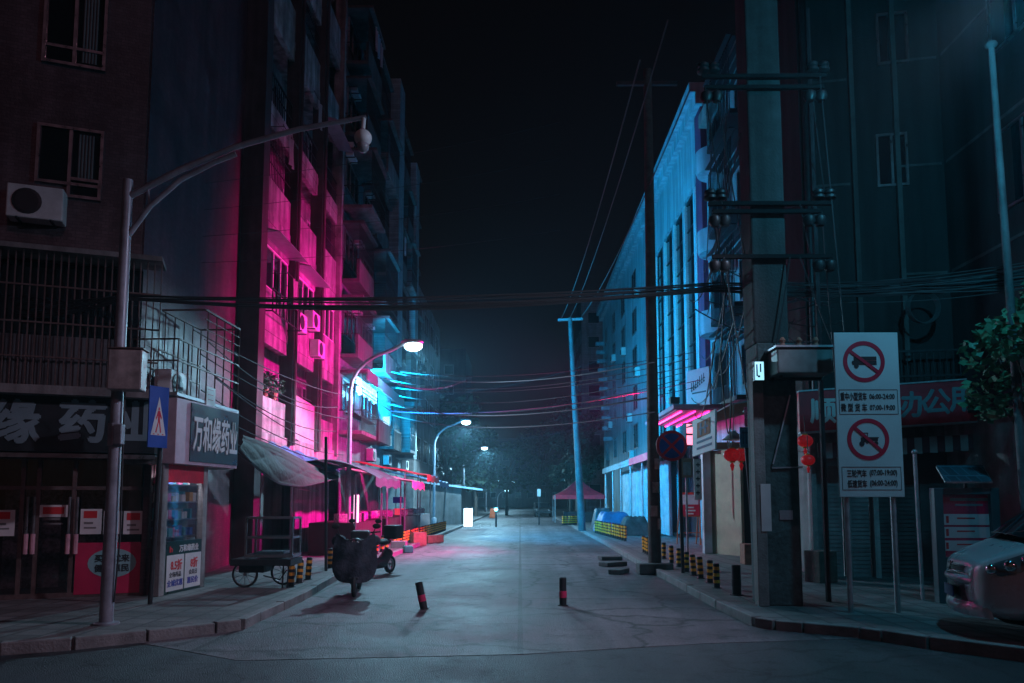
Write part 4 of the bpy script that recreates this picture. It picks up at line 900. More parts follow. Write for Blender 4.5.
# covered goods before the hall
for k, (x,y,w_,d_,h_,m_,lab) in enumerate(((4.7,37.5,1.5,2.4,0.95,TARPB,'heap under a blue tarpaulin behind the right bollard row'),(5.2,34.0,1.1,1.4,0.8,TARP,'heap under a grey tarpaulin by the hall awning posts'),(4.6,41.5,1.0,1.2,1.1,TARPD,'dark wrapped heap beyond the blue covered one'))):
    b = MB(); n0 = random.uniform(0,9)
    def hf(a,c,x=x,y=y,w_=w_,d_=d_,h_=h_,n0=n0):
        u, v = a*2-1, c*2-1; e = max(abs(u),abs(v)); zz = h_*(1-max(0,(e-0.62)/0.38)**1.3)
        return (x+u*w_*0.62*(0.85+0.15*e), y+v*d_*0.62, SW+max(0.0,zz+0.06*math.sin(u*7+n0)*math.cos(v*6)))
    b.sheet(hf, 22, 22, 0.006); tag(b.build('covered_goods', m_, smooth=60), lab, 'covered goods')
# red canopy tent
TN = thing('canopy_tent', (3.7,54,SW), 'red pop up canopy tent beside the leaning pole', 'tent')
p0, p1, ap = at(554,503,54), at(603,503,54), at(579,486,54.0); x0, x1, ze, za = p0.x, p1.x, 2.05, 3.3; y0, y1 = 52.3, 55.7; apx = V(((x0+x1)/2,54,za))
cs = [V((x0,y0,ze)),V((x1,y0,ze)),V((x1,y1,ze)),V((x0,y1,ze))]
b = MB(); dn = V((0,0,-0.03))
for i in range(4):
    a, c = cs[i], cs[(i+1)%4]; b.sheet(lambda s,t_,a=a,c=c: a.lerp(c,s).lerp(apx,t_)-V((0,0,0.16*math.sin(math.pi*t_))), 10, 8, 0.012)
    b.sheet(lambda s,t_,a=a,c=c: a.lerp(c,s)-V((0,0,0.28*t_)), 10, 2, 0.01)
b.build('canopy', TARPR, TN, smooth=40)
for c_ in cs: b = MB(); b.tube([(c_.x,c_.y,SW),(c_.x,c_.y,ze)], 0.035, 8); b.build('leg', GALV, TN)
b = MB(); b.box(((x0+x1)/2,54,0.5),(2.2,0.8,0.75)); tag(b.build('folding_table', DARKM, bevel=0.02), 'dark cloth covered table under the red canopy tent', 'table')

# ------------------------------------------------------------------ RIGHT: block with rounded balconies and shops
FR3 = F((7.5,28.6), (0,-1))
B6 = thing('rounded_balcony_building', (7.5,24,0), 'tall blue lit block with half round balconies over the right shops', 'building')
b = MB(); FR3.box(b, 0, 11.5, 0, 16.6, -9, 0); b.build('wall', mat('pale_blue_render',(0.30,0.36,0.38),0.7,var=0.35,scale=1.2,streak=0.5), B6)
for i, z in enumerate((4.9,7.8,10.9,14.0)):
    for u in (1.4,):
        b = MB(); b.lathe([(0.05,0),(0.75,0),(0.8,0.15),(0.8,0.85),(0.73,0.85),(0.73,0.2),(0.05,0.2)], FR3.p(u,z), n=20, a0=R(90), a1=R(270)); b.build('balcony', HALL, B6, smooth=40)
        window(FR3, B6, u-0.8, u+0.8, z+0.9, z+2.3, n=0.004)
    window(FR3, B6, 4.0, 5.6, z+0.6, z+2.0, n=0.004); window(FR3, B6, 7.5, 9.3, z+0.6, z+2.0, n=0.004)
    b = MB(); FR3.box(b, 3.4, 6.2, z-0.15, z, 0.003, 0.9)
    u = 3.4
    while u < 6.2: FR3.box(b, u, u+0.025, z, z+2.2, 0.86, 0.885); u += 0.16
    for k in range(5): FR3.box(b, 3.3, 6.3, z+2.2+0.05*k, z+2.23+0.05*k, 0.2*k, 0.2*k+0.16)
    b.build('caged_balcony', DARKM, B6)
b = MB()
for u in (2.9,6.7,10.2): b.tube([FR3.p(u,3.5,0.12), FR3.p(u,16.5,0.12)], 0.06, 8)
b.build('drainpipe', GALV, B6, smooth=40)
b = MB(); FR3.box(b, -0.1, 11.6, 16.6, 17.1, -9, 0.3); b.build('parapet', CONC, B6)
for k, (u,z) in enumerate(((3.2,9.6),(9.9,9.0),(6.9,6.2),(6.6,12.4))): ac_unit(FR3, u, z, 0.0, 'air conditioner on the block with half round balconies', 'air conditioners on the round balcony block')
for u0, u1 in ((0.4,2.6),(3.0,5.2),(5.6,7.8),(8.2,11.0)): shutter(FR3, B6, u0, u1, 0.12, 2.7, 0.003, SHUTD)

for u0, u1, z0_, z1_ in ((2.72,2.92,1.2,1.8),(5.28,5.5,1.1,1.7),(7.9,8.1,1.3,1.9)):
    b = MB(); FR3.box(b, u0, u1, z0_, z1_, 0.004, 0.012); b.build('paper_notice', POSTER, B6)
b = MB()
for u in (2.62,5.24,7.84,11.06): FR3.box(b, u, u+0.08, 0.12, 3.3, 0.003, 0.12)
FR3.box(b, 0.3, 11.2, 2.72, 3.3, 0.003, 0.1); b.build('shop_fascia', PLASTD, B6)
# magenta neon shop canopy
NC = thing('neon_canopy', (6.3,26.8,4.6), 'shop canopy with glowing magenta neon underneath', 'canopy')
b = MB(); b.obox((5.0,24,4.66),(2.48,0,0),(0,5.4,0),(0,0,0.16)); b.build('canopy_slab', mat('mauve_sheet',(0.4,0.25,0.35),0.5,var=0.15), NC, bevel=0.02)
b = MB(); b.obox((5.1,24.1,4.63),(2.3,0,0),(0,5.2,0),(0,0,0.028)); b.build('soffit', mat('pink_soffit',(0.7,0.3,0.45),0.5,var=0.1), NC)
for k in range(5): b = MB(); b.tube([(5.3+0.45*k,24.2,4.59),(5.3+0.45*k,29.2,4.59)], 0.025, 8); b.build('neon_tube', NEONP, NC)
b = MB(); b.box((5.02,23.9,4.92),(0.3,0.22,0.2)); fd = b.build('added_flood_box', DARKM, NC)  # made up housing for the added magenta spot
lamp('added_magenta_spot', (4.75,23.9,4.95), 24000, (1.0,0.0,0.34), NC, 'SPOT', 0.25, aim=(-6.8,24.8,4.2), spot=86, blend=1.0)  # added spot, strengthens the neon's light on the balcony block opposite
PSN = thing('pink_lightbox', (5.6,23.7,3.4), 'vertical glowing pink lightbox sign below the neon canopy', 'sign')
fp = F((5.4,23.6),(1,0.35)); a = fp.uz(686,446); c = fp.uz(695,423); b = MB(); fp.box(b, a[0], c[0], a[1], c[1], -0.2, 0); b.build('casing', DARKM, PSN)
hm = (a[1]+c[1])/2
for z0_, z1_ in ((a[1]+0.04,hm-0.03),(hm+0.03,c[1]-0.04)): b = MB(); fp.box(b, a[0]+0.03, c[0]-0.02, z0_, z1_, 0.002, 0.012); b.build('lit_panel', NEONPW, PSN)
lamp('pink_light', (5.3,23.2,3.7), 40, (1,0.03,0.3), PSN, 'SPOT', 0.2, aim=(4.0,21,0), spot=110, blend=0.6)
# white shop sign with small dark strokes, above the canopy
WS = thing('shop_sign', (5.8,23.8,4.9), 'pale blue shop board with small dark script above the neon canopy', 'sign')
fw_ = F((5.55,24.6),(0.45,-0.89)); a = fw_.uz(687,408); c = fw_.uz(709,366); b = MB(); fw_.box(b, a[0], c[0], a[1], c[1], -0.1, 0); b.build('board', SIGNW, WS, bevel=0.01)
b = MB(); random.seed(2); w_ = c[0]-a[0]
for k in range(7):
    uu = a[0]+w_*(0.2+0.09*k); zz = a[1]+(c[1]-a[1])*(0.5+0.035*k); 
    fw_.box(b, uu, uu+w_*0.075, zz, zz+0.04, 0.001, 0.012); fw_.box(b, uu+w_*0.02, uu+w_*0.04, zz-0.12, zz+0.14+0.05*random.random(), 0.002, 0.011); fw_.box(b, uu, uu+w_*0.06, zz-0.1, zz-0.06, 0.0015, 0.0105)
fw_.box(b, a[0]+w_*0.25, a[0]+w_*0.85, a[1]+0.42, a[1]+0.47, 0.001, 0.012); b.build('script', SIGNK, WS)

# slanting white board sign, brown awnings, shopfronts nearer
SB = thing('hanging_sign', (5.0,19.5,3), 'slanting pale board sign with a brown picture panel by the lanterns', 'sign')
fb = F((4.62,19.8),(0.62,-0.78)); q = [fb.uz(*p) for p in ((694,457),(717,449),(717,409),(694,421))]
b = MB(); b.prism([fb.p(u,z,0) for u,z in q], fb.n*0.07); bd = b.build('board', SIGNW, SB, bevel=0.01)
def quadon(f,q,a0,a1,c0,c1,n0,th,mb):
    P = [V(f.p(u,z,n0)) for u,z in q]; L_ = lambda a,c: P[0].lerp(P[1],a).lerp(P[3].lerp(P[2],a),c)
    mb.prism([L_(a0,c0),L_(a1,c0),L_(a1,c1),L_(a0,c1)], f.n*th)
b = MB(); quadon(fb,q,0.22,0.78,0.45,0.86,0.071,0.01,b); b.build('picture_panel', BROWN, bd)
b = MB()
for c_ in (0.14,0.3): quadon(fb,q,0.2,0.85,c_,c_+0.06,0.071,0.008,b)
quadon(fb,q,0.34,0.42,0.5,0.82,0.082,0.006,b); quadon(fb,q,0.55,0.62,0.5,0.82,0.082,0.006,b); quadon(fb,q,0.3,0.7,0.64,0.69,0.082,0.006,b); b.build('lettering', mat('slate_print',(0.1,0.16,0.24),0.5,var=0), bd)
def awn(p, q, r, s, m, label, n=26):
    p,q,r,s = V(p),V(q),V(r),V(s); t = thing('shop_awning', (p+q)/2, label, 'awning')
    b = MB(); b.sheet(lambda a,c: p.lerp(q,a).lerp(s.lerp(r,a),c)+V((0,0,0.02*math.sin(a*n*3.14)-0.04*math.sin(3.14*c))), n*2, 6, 0.012); b.build('awning_cloth', m, t, smooth=40)
    b = MB(); b.tube([s,r], 0.02, 8); b.tube([s,p], 0.018, 8); b.tube([r,q], 0.018, 8); b.build('awning_frame', GALV, t); return t
awn((7.4,23.2,4.5),(7.4,18.6,4.5),(5.2,18.2,4.05),(5.2,23.0,3.95),BROWN,'ribbed brown awning sloping out over the slanting board sign')
awn((7.4,18.3,4.3),(7.4,15.9,4.3),(5.45,15.6,3.9),(5.45,18.0,3.85),TARPD,'dark awning over the lantern shop next to the brown one')
SF = thing('small_shop', (6.3,21.5,SW), 'beige panelled shop front with a pale column behind the bollards on the right', 'shop')
x_ = [at(p,540,22).x for p in (705,713,738,752)]
b = MB(); b.prism([(x_[1],22.32,SW),(x_[2]-0.12,21.2,SW),(x_[2]-0.02,21.28,SW),(x_[1]+0.06,22.42,SW)],(0,0,3.05)); b.build('side_panel', BEIGE, SF)
b = MB(); b.box(((x_[0]+x_[1])/2,22.2,1.7),(x_[1]-x_[0],0.26,3.15)); b.build('column', mat('pale_lilac_paint',(0.55,0.53,0.6),0.5,var=0.2,streak=0.2), SF, bevel=0.01)
b = MB(); b.box(((x_[2]+7.45)/2,22.35,1.6),(7.45-x_[2],0.06,3.0)); b.build('glass_door', DGLASS, SF)
b = MB(); b.box(((x_[0]+7.45)/2,22.1,3.3),(7.45-x_[0],0.5,0.2)); b.build('lintel', mat('tan_trim',(0.4,0.33,0.25),0.6,var=0.2), SF)
CBN = thing('shop_counter', gp(736,553,SW), 'low pale cabinet standing outside the beige shop front', 'cabinet')
q = gp(736,553,SW); b = MB(); b.box((q.x,q.y+0.3,0.47),(0.86,0.6,0.7)); b.build('body', DARKM, CBN, bevel=0.01)
b = MB(); b.box((q.x-0.44,q.y+0.3,0.47),(0.04,0.58,0.66)); b.build('end_panel', WHITEP, CBN); b = MB(); b.box((q.x,q.y+0.3,0.85),(1.0,0.7,0.06)); b.build('top', GALV, CBN, bevel=0.01)
AS = thing('menu_stand', gp(690,545,SW), 'red and white menu board on an orange stand outside the shops', 'sign')
y_ = gp(690,545,SW).y; fa_ = F((at(690,540,y_).x,y_),(1,0.05)); u0,z1_ = fa_.uz(680,493); u1,z0_ = fa_.uz(700,516)
b = MB()
for u in (u0,u1): b.beam(fa_.p(u,SW,0), fa_.p(u,z1_,-0.03), 0.05); b.beam(fa_.p(u,SW,-0.55), fa_.p(u,z1_-0.15,-0.06), 0.04)
b.beam(fa_.p(u0,z0_,0.0), fa_.p(u1,z0_,0.0), 0.05); b.beam(fa_.p(u0,z1_,-0.03), fa_.p(u1,z1_,-0.03), 0.05); b.beam(fa_.p(u0,0.55,0), fa_.p(u1,0.55,0), 0.03); b.build('stand', ORANGE, AS)
b = MB(); fa_.box(b, u0+0.03, u1-0.03, z0_+0.02, z1_-0.02, 0.0, 0.035); bd = b.build('board', SIGNR, AS)
b = MB(); zz = z0_+(z1_-z0_)*0.5; fa_.box(b, u0+0.06, u1-0.06, zz, z1_-0.06, 0.036, 0.042); b.build('white_panel', SIGNW, bd)
b = MB()
for k, w_ in enumerate((0.26,0.36,0.22)): um_ = (u0+u1)/2; fa_.box(b, um_-w_/2, um_+w_/2, zz-0.13-0.11*k, zz-0.08-0.11*k, 0.036, 0.042)
b.build('print_lines', LETW, bd)
t = thing('meter_box', at(685,467,19), 'brown meter box on the shop wall just under the no stopping sign', 'box'); q = at(686,468,19.5)
b = MB(); b.box(q,(0.3,0.2,0.5)); b.build('casing', BROWN, t, bevel=0.01); b = MB(); b.box(q-V((0,0.105,0.02)),(0.2,0.012,0.34)); b.build('door', RUST, t)
b = MB(); b.tube([q-V((0,0,0.25)), V((q.x,q.y,SW))], 0.03, 8); b.build('conduit', GALV, t)
t = thing('vertical_banner', at(698,480,21.5), 'narrow pale vertical banner with dark marks beside the menu board', 'banner'); fv = F((at(694,480,21.5).x,21.5),(1,0.1))
b = MB(); fv.pbox(b, 693.5,702,459,500,-0.02,0.0); bn = b.build('cloth', POSTER, t); b = MB()
for y in (464,471,478,485,492): fv.pbox(b, 696,700,y,y+1.5,0.001,0.006); fv.pbox(b, 697.4,698.6,y-1.5,y+3,0.002,0.005)
b.build('print', SIGNK, bn)
for k, (px,y,w_,h_,m_,lab) in enumerate(((716,18.6,0.5,0.5,BRICK,'stacked brown carton on the pavement in front of the brown awning shop'),(726,18.9,0.4,0.35,GALV,'small grey crate beside the brown carton under the awnings'),(774,14.6,0.45,0.6,BARK,'dark carton leaning by the shutter behind the square pillar'))):
    q = at(px,560,y); b = MB(); b.box((q.x+0.9,y,SW+h_/2),(w_,0.4,h_),0.2*k); tag(b.build('carton' if k != 1 else 'crate', m_, bevel=0.015), lab, 'box')
# lanterns
def lantern(c, r, label, group=None):
    t = thing('red_lantern', c, label, 'lantern', group); c = V(c)
    b = MB(); n = 24
    for i in range(9):
        ph = math.pi*(0.12+0.76*i/8)
    prof = [(r*math.sin(math.pi*(0.1+0.8*i/10)), -r*0.82*math.cos(math.pi*(0.1+0.8*i/10))) for i in range(11)]
    b.lathe(prof, c, n=n); b.build('lantern_body', LANT, t, smooth=25)
    b = MB(); b.lathe([(r*0.35,r*0.76),(r*0.35,r*0.92)], c, n=14); b.lathe([(r*0.35,-r*0.92),(r*0.35,-r*0.76)], c, n=14); b.build('cap', GOLD, t)
    b = MB(); b.tube([c-V((0,0,r*0.9)), c-V((0,0,r*1.25)), c-V((0,0,r*1.9))], [0.015,r*0.28,r*0.1], 8); b.build('tassel', LANT, t)
    b = MB(); b.tube([c+V((0,0,r*0.9)), c+V((0,0,r*0.9+0.35))], 0.008, 5); b.build('cord', CABLE, t); return t
lantern(at(732,455,15.6), 0.175, 'round red lantern hanging left of its twin under the dark awning')
lantern(at(741,455,16.2), 0.175, 'round red lantern half hidden behind its left twin under the awning')
lantern(at(757,462,14.5), 0.2, 'red lantern hanging just behind the crooked blue signpost')
lantern(at(808,460,14.2), 0.13, 'small red lantern beside the net wrapped pillar, under the red fascia')
lantern(at(805,441,14.4), 0.15, 'dark red lantern hanging directly above the small one by the pillar')
t = thing('shop_lamp', at(734,437,16), 'unlit conical tin lampshade over the left lanterns', 'lamp'); b = MB(); b.lathe([(0.05,0.14),(0.06,0.1),(0.26,-0.06),(0.25,-0.06)], at(734,437,16), n=18); b.build('lamp_shade', GALV, t, smooth=40)
b = MB(); b.tube([at(734,437,16)+V((0,0,0.14)), at(734,437,16)+V((0,0,0.75))], 0.008, 5); b.build('cord', CABLE, t)
SP = thing('sequin_sign', at(752,416,15), 'small pink glittering panel by the top of the net wrapped pillar', 'sign')
fq = F((at(752,416,15).x,15),(0.9,-0.44)); b = MB(); fq.pbox(b, 744,760,407,426,-0.04,0); b.build('panel', mat('pink_sequin',(0.6,0.2,0.35),0.3,0.3,var=0.9,scale=60), SP)

# ------------------------------------------------------------------ RIGHT: near block with the stationery shop
FR1 = F((6.05,15.3),(0.985,-0.17))
B7 = thing('corner_building', (6.05,15.3,0), 'dark grooved cement block over the red stationery shop on the right corner', 'building')
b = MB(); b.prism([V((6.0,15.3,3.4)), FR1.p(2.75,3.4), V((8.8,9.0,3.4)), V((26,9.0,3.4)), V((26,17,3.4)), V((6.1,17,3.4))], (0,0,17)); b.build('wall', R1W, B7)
b = MB(); b.prism([V((6.3,16.2,0)), FR1.p(2.75,0,-0.7), V((9.1,9.4,0)), V((26,9.4,0)), V((26,16.9,0)), V((6.3,16.9,0))], (0,0,3.397)); b.build('shop_wall', PLASTD, B7)
b = MB()
for z in (6.0,8.3,10.6,12.9,15.2): FR1.box(b, 0.02, 0.92, z, z+0.05, 0.003, 0.03); FR1.box(b, 1.85, 2.7, z+0.3, z+0.35, 0.003, 0.03)
for u in (0.95,1.8): FR1.box(b, u, u+0.09, 4.5, 20.3, 0.003, 0.14)
b.build('groove_moulding', CONCD, B7)
for y0_, y1_ in ((12,66),(133,188),(-120,-66)):
    a = FR1.uz(877,y1_); c = FR1.uz(906,y0_); window(FR1, B7, a[0], c[0], a[1], c[1], n=0.003)
FW = F((8.797,14.8),(0,-1)); b = MB()
for z in (6.3,8.6,10.9,13.2,15.5): FW.box(b, 0.05, 5.6, z, z+0.06, 0.003, 0.04)
b.build('wing_moulding', CONCD, B7)
for z in (6.9,9.9,12.9): window(FW, B7, 1.6, 3.0, z, z+1.5, n=0.003)
b = MB(); b.tube([FR1.p(0.06,3.6,0.12), FR1.p(0.06,20,0.12)], 0.07, 10); b.build('drainpipe', DARKM, B7, smooth=40)
# red fascia
RF = thing('fascia_sign', FR1.p(1.2,3,0.2), 'long dark red fascia with grey characters behind the white prohibition board', 'sign')
a = FR1.uz(800,432,0.35); c = FR1.uz(800,392,0.35); u1_ = FR1.uz(1012,400,0.35)[0]
sl = (FR1.uz(970,418.6,0.35)[1]-FR1.uz(810,428.8,0.35)[1])/(FR1.uz(970,418.6,0.35)[0]-FR1.uz(810,428.8,0.35)[0])
def sp(u, z, n): return FR1.p(u, z+sl*(u-a[0]), n)
b = MB(); b.obox(sp(a[0],a[1],0.15), sp(u1_,a[1],0.15)-sp(a[0],a[1],0.15), FR1.n*0.2, V((0,0,c[1]-a[1]))); fb_ = b.build('board', BOARDR, RF, bevel=0.008)
b = MB()
for z in (a[1]-0.03, c[1]): b.obox(sp(a[0],z,0.14), sp(u1_,z,0.14)-sp(a[0],z,0.14), FR1.n*0.23, V((0,0,0.03)))
b.build('trim', GALV, RF)
for ch, px, py in (('顺',823,411),('办',914,404.5),('公',937,401.5),('用',962,399.5),('品',985,397.5)):
    u, z = FR1.uz(px,py,0.35); text(ch, 0.5, FR1, u, z, 0.356, LETT if ch != '顺' else LETW, fb_, weight=0.03, sx=0.95)
for u0, u1 in ((0.05,0.62),(0.72,1.15),(1.3,2.1),(2.2,2.75)):
    shutter(FR1, B7, u0, u1, 0.12, 2.75, -0.66 if u0 > 1.2 else -0.5, SHUT if u0 < 1.2 else SHUTD)
for u in (-0.02,0.64,1.17): b = MB(); FR1.box(b, u, u+0.1, 0.12, 3.0, -0.6, -0.2); b.build('shop_pier', PLAST, B7)
SV = thing('striped_valance', FR1.p(1.5,2.5,0.3), 'scalloped striped valance hanging beneath the dark red fascia', 'awning')
zv = FR1.uz(940,449,0.2)[1]; b = MB(); b2 = MB()
for k in range(26):
    u = 0.05+0.14*k; (FR1.box(b if k % 2 else b2, u, u+0.138, zv-0.16+sl*u-0.02*(k%2), zv+0.14+sl*u, 0.18, 0.2))
b.build('light_stripes', mat('faded_stripe_cloth',(0.3,0.26,0.26),0.8,var=0.2), SV); b2.build('dark_stripes', mat('dark_red_cloth',(0.12,0.03,0.04),0.8,var=0.2), SV)
# rail above fascia
b = MB(); zr_ = c[1]+0.25
for z in (zr_, zr_+0.5): FR1.box(b, 0.9, 3.0, z, z+0.04, 0.3, 0.34)
for k in range(18): FR1.box(b, 0.92+0.12*k, 0.94+0.12*k, zr_, zr_+0.5, 0.31, 0.33)
b.build('railing', DARKM, B7)
t = thing('cable_coil', at(921,308,13.2), 'round coil of cable hanging on the dark corner building wall', 'cable')
q = at(921,308,14.4); b = MB()
for k in range(4): b.tube([q+V((0.3*math.cos(j*math.pi/12)+0.01*k, -0.03*k, 0.3*math.sin(j*math.pi/12)*(1+0.03*k))) for j in range(25)], 0.012, 6)
b.build('coil', CABLEL, t)

# big square pillar wrapped in net, with crossarms
g0 = gp(784,606,SW); yP = g0.y; xP = g0.x
PI_ = thing('power_pillar', (xP,yP+0.3,SW), 'massive square concrete pillar with crossarms and wrapped foot before the corner building', 'pillar')
hw = (at(803,560,yP).x-at(764,560,yP).x)/2; hu = (at(786,100,yP).x-at(752,100,yP).x)/2
b = MB(); b.obox((xP-hw,yP,SW),(hw*2,0,0),(0,hw*2,0),(0,0,4.0)); b.build('wrapped_base', mat('green_grey_netting',(0.075,0.1,0.1),0.85,var=0.5,scale=5,bump=0.6,bscale=14), PI_, bevel=0.02)
b = MB(); b.obox((xP-hw-0.1,yP-0.06,SW),(0.16,0,0),(0,0.2,0),(0,0,3.7)); b.build('corner_strip', CONC, PI_, bevel=0.01)
xu = at(770,250,yP).x; b = MB(); b.obox((xu-hu,yP+0.05,4.12),(hu*2,0,0),(0,hu*2,0),(0,0,9.5)); b.build('shaft', mat('very_dark_concrete',(0.06,0.06,0.06),0.85,var=0.5,scale=2.5,bump=0.4,streak=0.5), PI_, bevel=0.03)  # very dark concrete tone with streaks over the whole shaft
for (px0,py,px1) in ((701,77,826),(704,88,823),(708,204,832),(712,212,822),(712,257,832)):
    z = at(770,py,yP).z; b = MB(); b.beam((at(px0,py,yP).x,yP-0.02,z),(at(px1,py,yP).x,yP-0.02,z),0.06,0.06); ca = b.build('crossarm', mat('matt_black_steel',(0.015,0.015,0.016),0.9,var=0.3,spec=0.1), PI_)
    for px in (px0+2,px0+12,px1-14,px1-3):
        b = MB(); xx = at(px,py,yP).x; b.lathe([(0.03,0.0),(0.1,0.03),(0.1,0.07),(0.05,0.08),(0.09,0.11),(0.09,0.15),(0.03,0.2)] if py in (77,204) else [(0.03,0),(0.09,-0.05),(0.1,-0.12),(0.06,-0.19)], (xx,yP-0.02,z+0.045 if py in (77,204) else z-0.045), n=12); b.build('insulator', BLKP, ca, smooth=40)
b = MB(); a, c = at(760,484,yP), at(769,531,yP); b.box(((a.x+c.x)/2-0.0,yP-0.07,(a.z+c.z)/2),(0.15,0.012,a.z-c.z)); b.build('paper_notice', POSTER, PI_)
b = MB(); q = at(786,515,yP); b.box((q.x,yP-0.008,q.z),(0.2,0.012,0.14)); b.build('stencil_plate', GALV, PI_)
b = MB(); b.beam(at(790,395,yP-0.03), at(773,464,yP-0.03), 0.02); b.beam(at(772,468,yP-0.02), at(803,467,yP-0.02), 0.02); b.build('conduit', GALV, PI_)
q0, q1 = at(759,362,yP-0.1), at(768,381,yP-0.1)
t = thing('lit_sign', (q0+q1)/2, 'small bright cyan white lightbox fixed to the pillar beside the transformer box', 'sign')
b = MB(); b.box((xP-hw-0.02,yP-0.1,(q0.z+q1.z)/2),(0.15,0.1,q0.z-q1.z)); b.build('casing', DARKM, t)
fl = F((xP-hw-0.1,yP-0.15),(1,0)); zc_ = (q0.z+q1.z)/2
b = MB(); fl.box(b, 0.012,0.145, zc_-0.14, zc_+0.14, 0.001,0.008); b.build('lit_panel', light_mat('cyan_white_box',(0.35,0.8,1.0),1.3), t)
b = MB(); fl.box(b, 0.03,0.05, zc_-0.08, zc_+0.1, 0.009,0.014); fl.box(b, 0.085,0.105, zc_-0.02, zc_+0.11, 0.009,0.014); fl.box(b, 0.05,0.085, zc_-0.1, zc_-0.07, 0.009,0.014); b.build('print', SIGNB, t)
TB = thing('transformer_box', at(798,378,yP-0.3), 'grey green metal transformer box hung high on the pillar', 'box')
a, c = at(771,352,yP-0.2), at(826,376,yP-0.2); b = MB(); b.box(((a.x+c.x)/2,yP-0.25,(a.z+c.z)/2),(c.x-a.x,0.45,a.z-c.z)); b.build('casing', mat('green_grey_enamel',(0.2,0.24,0.24),0.5,0.2,var=0.3,streak=0.3), TB, bevel=0.02)
b = MB(); b.box(((a.x+c.x)/2,yP-0.25,a.z+0.03),(c.x-a.x+0.06,0.5,0.03)); b.build('lid', GALV, TB)
for k in range(3): b = MB(); b.lathe([(0.03,0),(0.05,0.04),(0.03,0.08),(0.05,0.12),(0.02,0.17)], ((a.x+c.x)/2-0.25+0.25*k,yP-0.25,a.z+0.045), n=10); b.build('bushing', BRICK, TB, smooth=40)
b = MB(); b.beam((a.x,yP-0.05,c.z-0.02),(c.x,yP-0.05,c.z-0.02),0.05); b.beam((a.x+0.1,yP-0.3,c.z-0.02),(a.x+0.1,yP+0.05,c.z-0.02),0.05); b.build('bracket', DARKM, TB)
RPB = thing('steel_conduit', at(823,410,yP+0.4), 'thin dark steel pole rising beside the prohibition board to the crossarms', 'pole')
b = MB(); q = at(822,420,yP+0.5); b.tube([V((q.x,q.y,SW)), V((q.x,q.y,9.9))], 0.045, 8); b.build('shaft', DARKM, RPB, smooth=40)

# crooked blue sign post
c0 = gp(760,598,SW); t = thing('street_sign', c0, 'small square blue sign on a crooked dark post in front of the pillar', 'sign')
b = MB(); tp = at(747,440,c0.y); b.tube([c0,tp], 0.055, 10); b.build('post', DARKM, t, smooth=40)
fq = F((tp.x,c0.y-0.06),(1,-0.12)); b = MB(); fq.pbox(b, 739.5,753,427,447.5,-0.02,0.0); pl = b.build('sign_plate', mat('cyan_sign_sheeting',(0.06,0.28,0.48),0.45,var=0.1), t, bevel=0.004)
b = MB(); 
for px in (742.5,745.5,748.5): fq.pbox(b, px,px+1.4,430.5,444,0.001,0.005)
fq.pbox(b, 742,751,432,433.4,0.001,0.006); b.build('print', mat('dark_blue_print',(0.02,0.1,0.2),0.5,var=0), pl)

# utility pole
g0 = gp(655,568,SW); t = thing('utility_pole', g0, 'tall dark wooden utility pole with torn notices on the right kerb', 'pole')
b = MB(); b.tube([g0, V((g0.x+0.02,g0.y,at(650,70,g0.y).z))], [0.155,0.10], 14); b.build('shaft', WOOD, t, smooth=40)
b = MB(); z = at(652,72,g0.y).z; b.beam((g0.x-0.75,g0.y,z-0.3),(g0.x+0.75,g0.y,z-0.3),0.09); b.build('crossarm', DARKM, t)
b = MB()
for k, z in enumerate((1.2,1.75,2.3,0.9)): b.lathe([(0.158,z),(0.16,z+0.25)], g0, n=10, a0=R(230+20*k), a1=R(290+20*k))
b.build('paper_notice', mat('torn_notice',(0.35,0.3,0.28),0.8,var=0.4,scale=12), t)
b = MB(); b.box((g0.x-0.05,g0.y-0.25,0.13),(0.8,0.35,0.24),0.1); tag(b.build('foot_block', CONCD, bevel=0.03), 'dark concrete block lying against the foot of the utility pole', 'block')
# far leaning pole
g0 = gp(582,531,SW); t = thing('leaning_pole', g0, 'slender pale pole with a small crossarm leaning left down the street', 'pole')
tp = at(570,318,g0.y); b = MB(); b.tube([g0,tp], [0.2,0.11], 12); b.build('shaft', mat('weathered_grey_pole',(0.13,0.14,0.15),0.7,var=0.5,scale=2.5,bump=0.3,streak=0.5), t, smooth=40)
b = MB(); b.beam(at(558,320,g0.y), at(583,319,g0.y), 0.12); b.build('crossarm', GALV, t); FARTOP = tp

# no stopping sign
g0 = gp(683,573,SW); y_ = g0.y; t = thing('no_stopping_sign', g0, 'round blue no stopping sign with red cross and rim', 'sign')
cz = at(671,446,y_); b = MB(); b.tube([g0, V((at(679,440,y_).x,y_,cz.z+0.2))], 0.04, 10); b.build('post', DARKM, t, smooth=40)
b = MB(); b.lathe([(0.34,0),(0.34,0.02)], cz+V((0,-0.06,0)), (0,-1,0), 36); pl = b.build('sign_plate', SIGNR, t)
b = MB(); b.lathe([(0.275,0),(0.275,0.004)], cz+V((0,-0.081,0)), (0,-1,0), 36); b.build('blue_field', SIGNB, pl)
b = MB(); d_ = 0.195
for s in (-1,1): b.beam(cz+V((-d_,-0.087,-s*d_)), cz+V((d_,-0.087-0.001*s,s*d_)), 0.005, 0.055, up=V((0,1,0))) if False else b.prism([cz+V((x*d_+ox,-0.0865-0.0012*(s+1),x*s*d_+oz)) for x,ox,oz in ((-1,-0.02,0.02*s),(-1,0.02,-0.02*s),(1,0.02,-0.02*s),(1,-0.02,0.02*s))], (0,-0.002,0))
b.build('cross', SIGNR, pl)

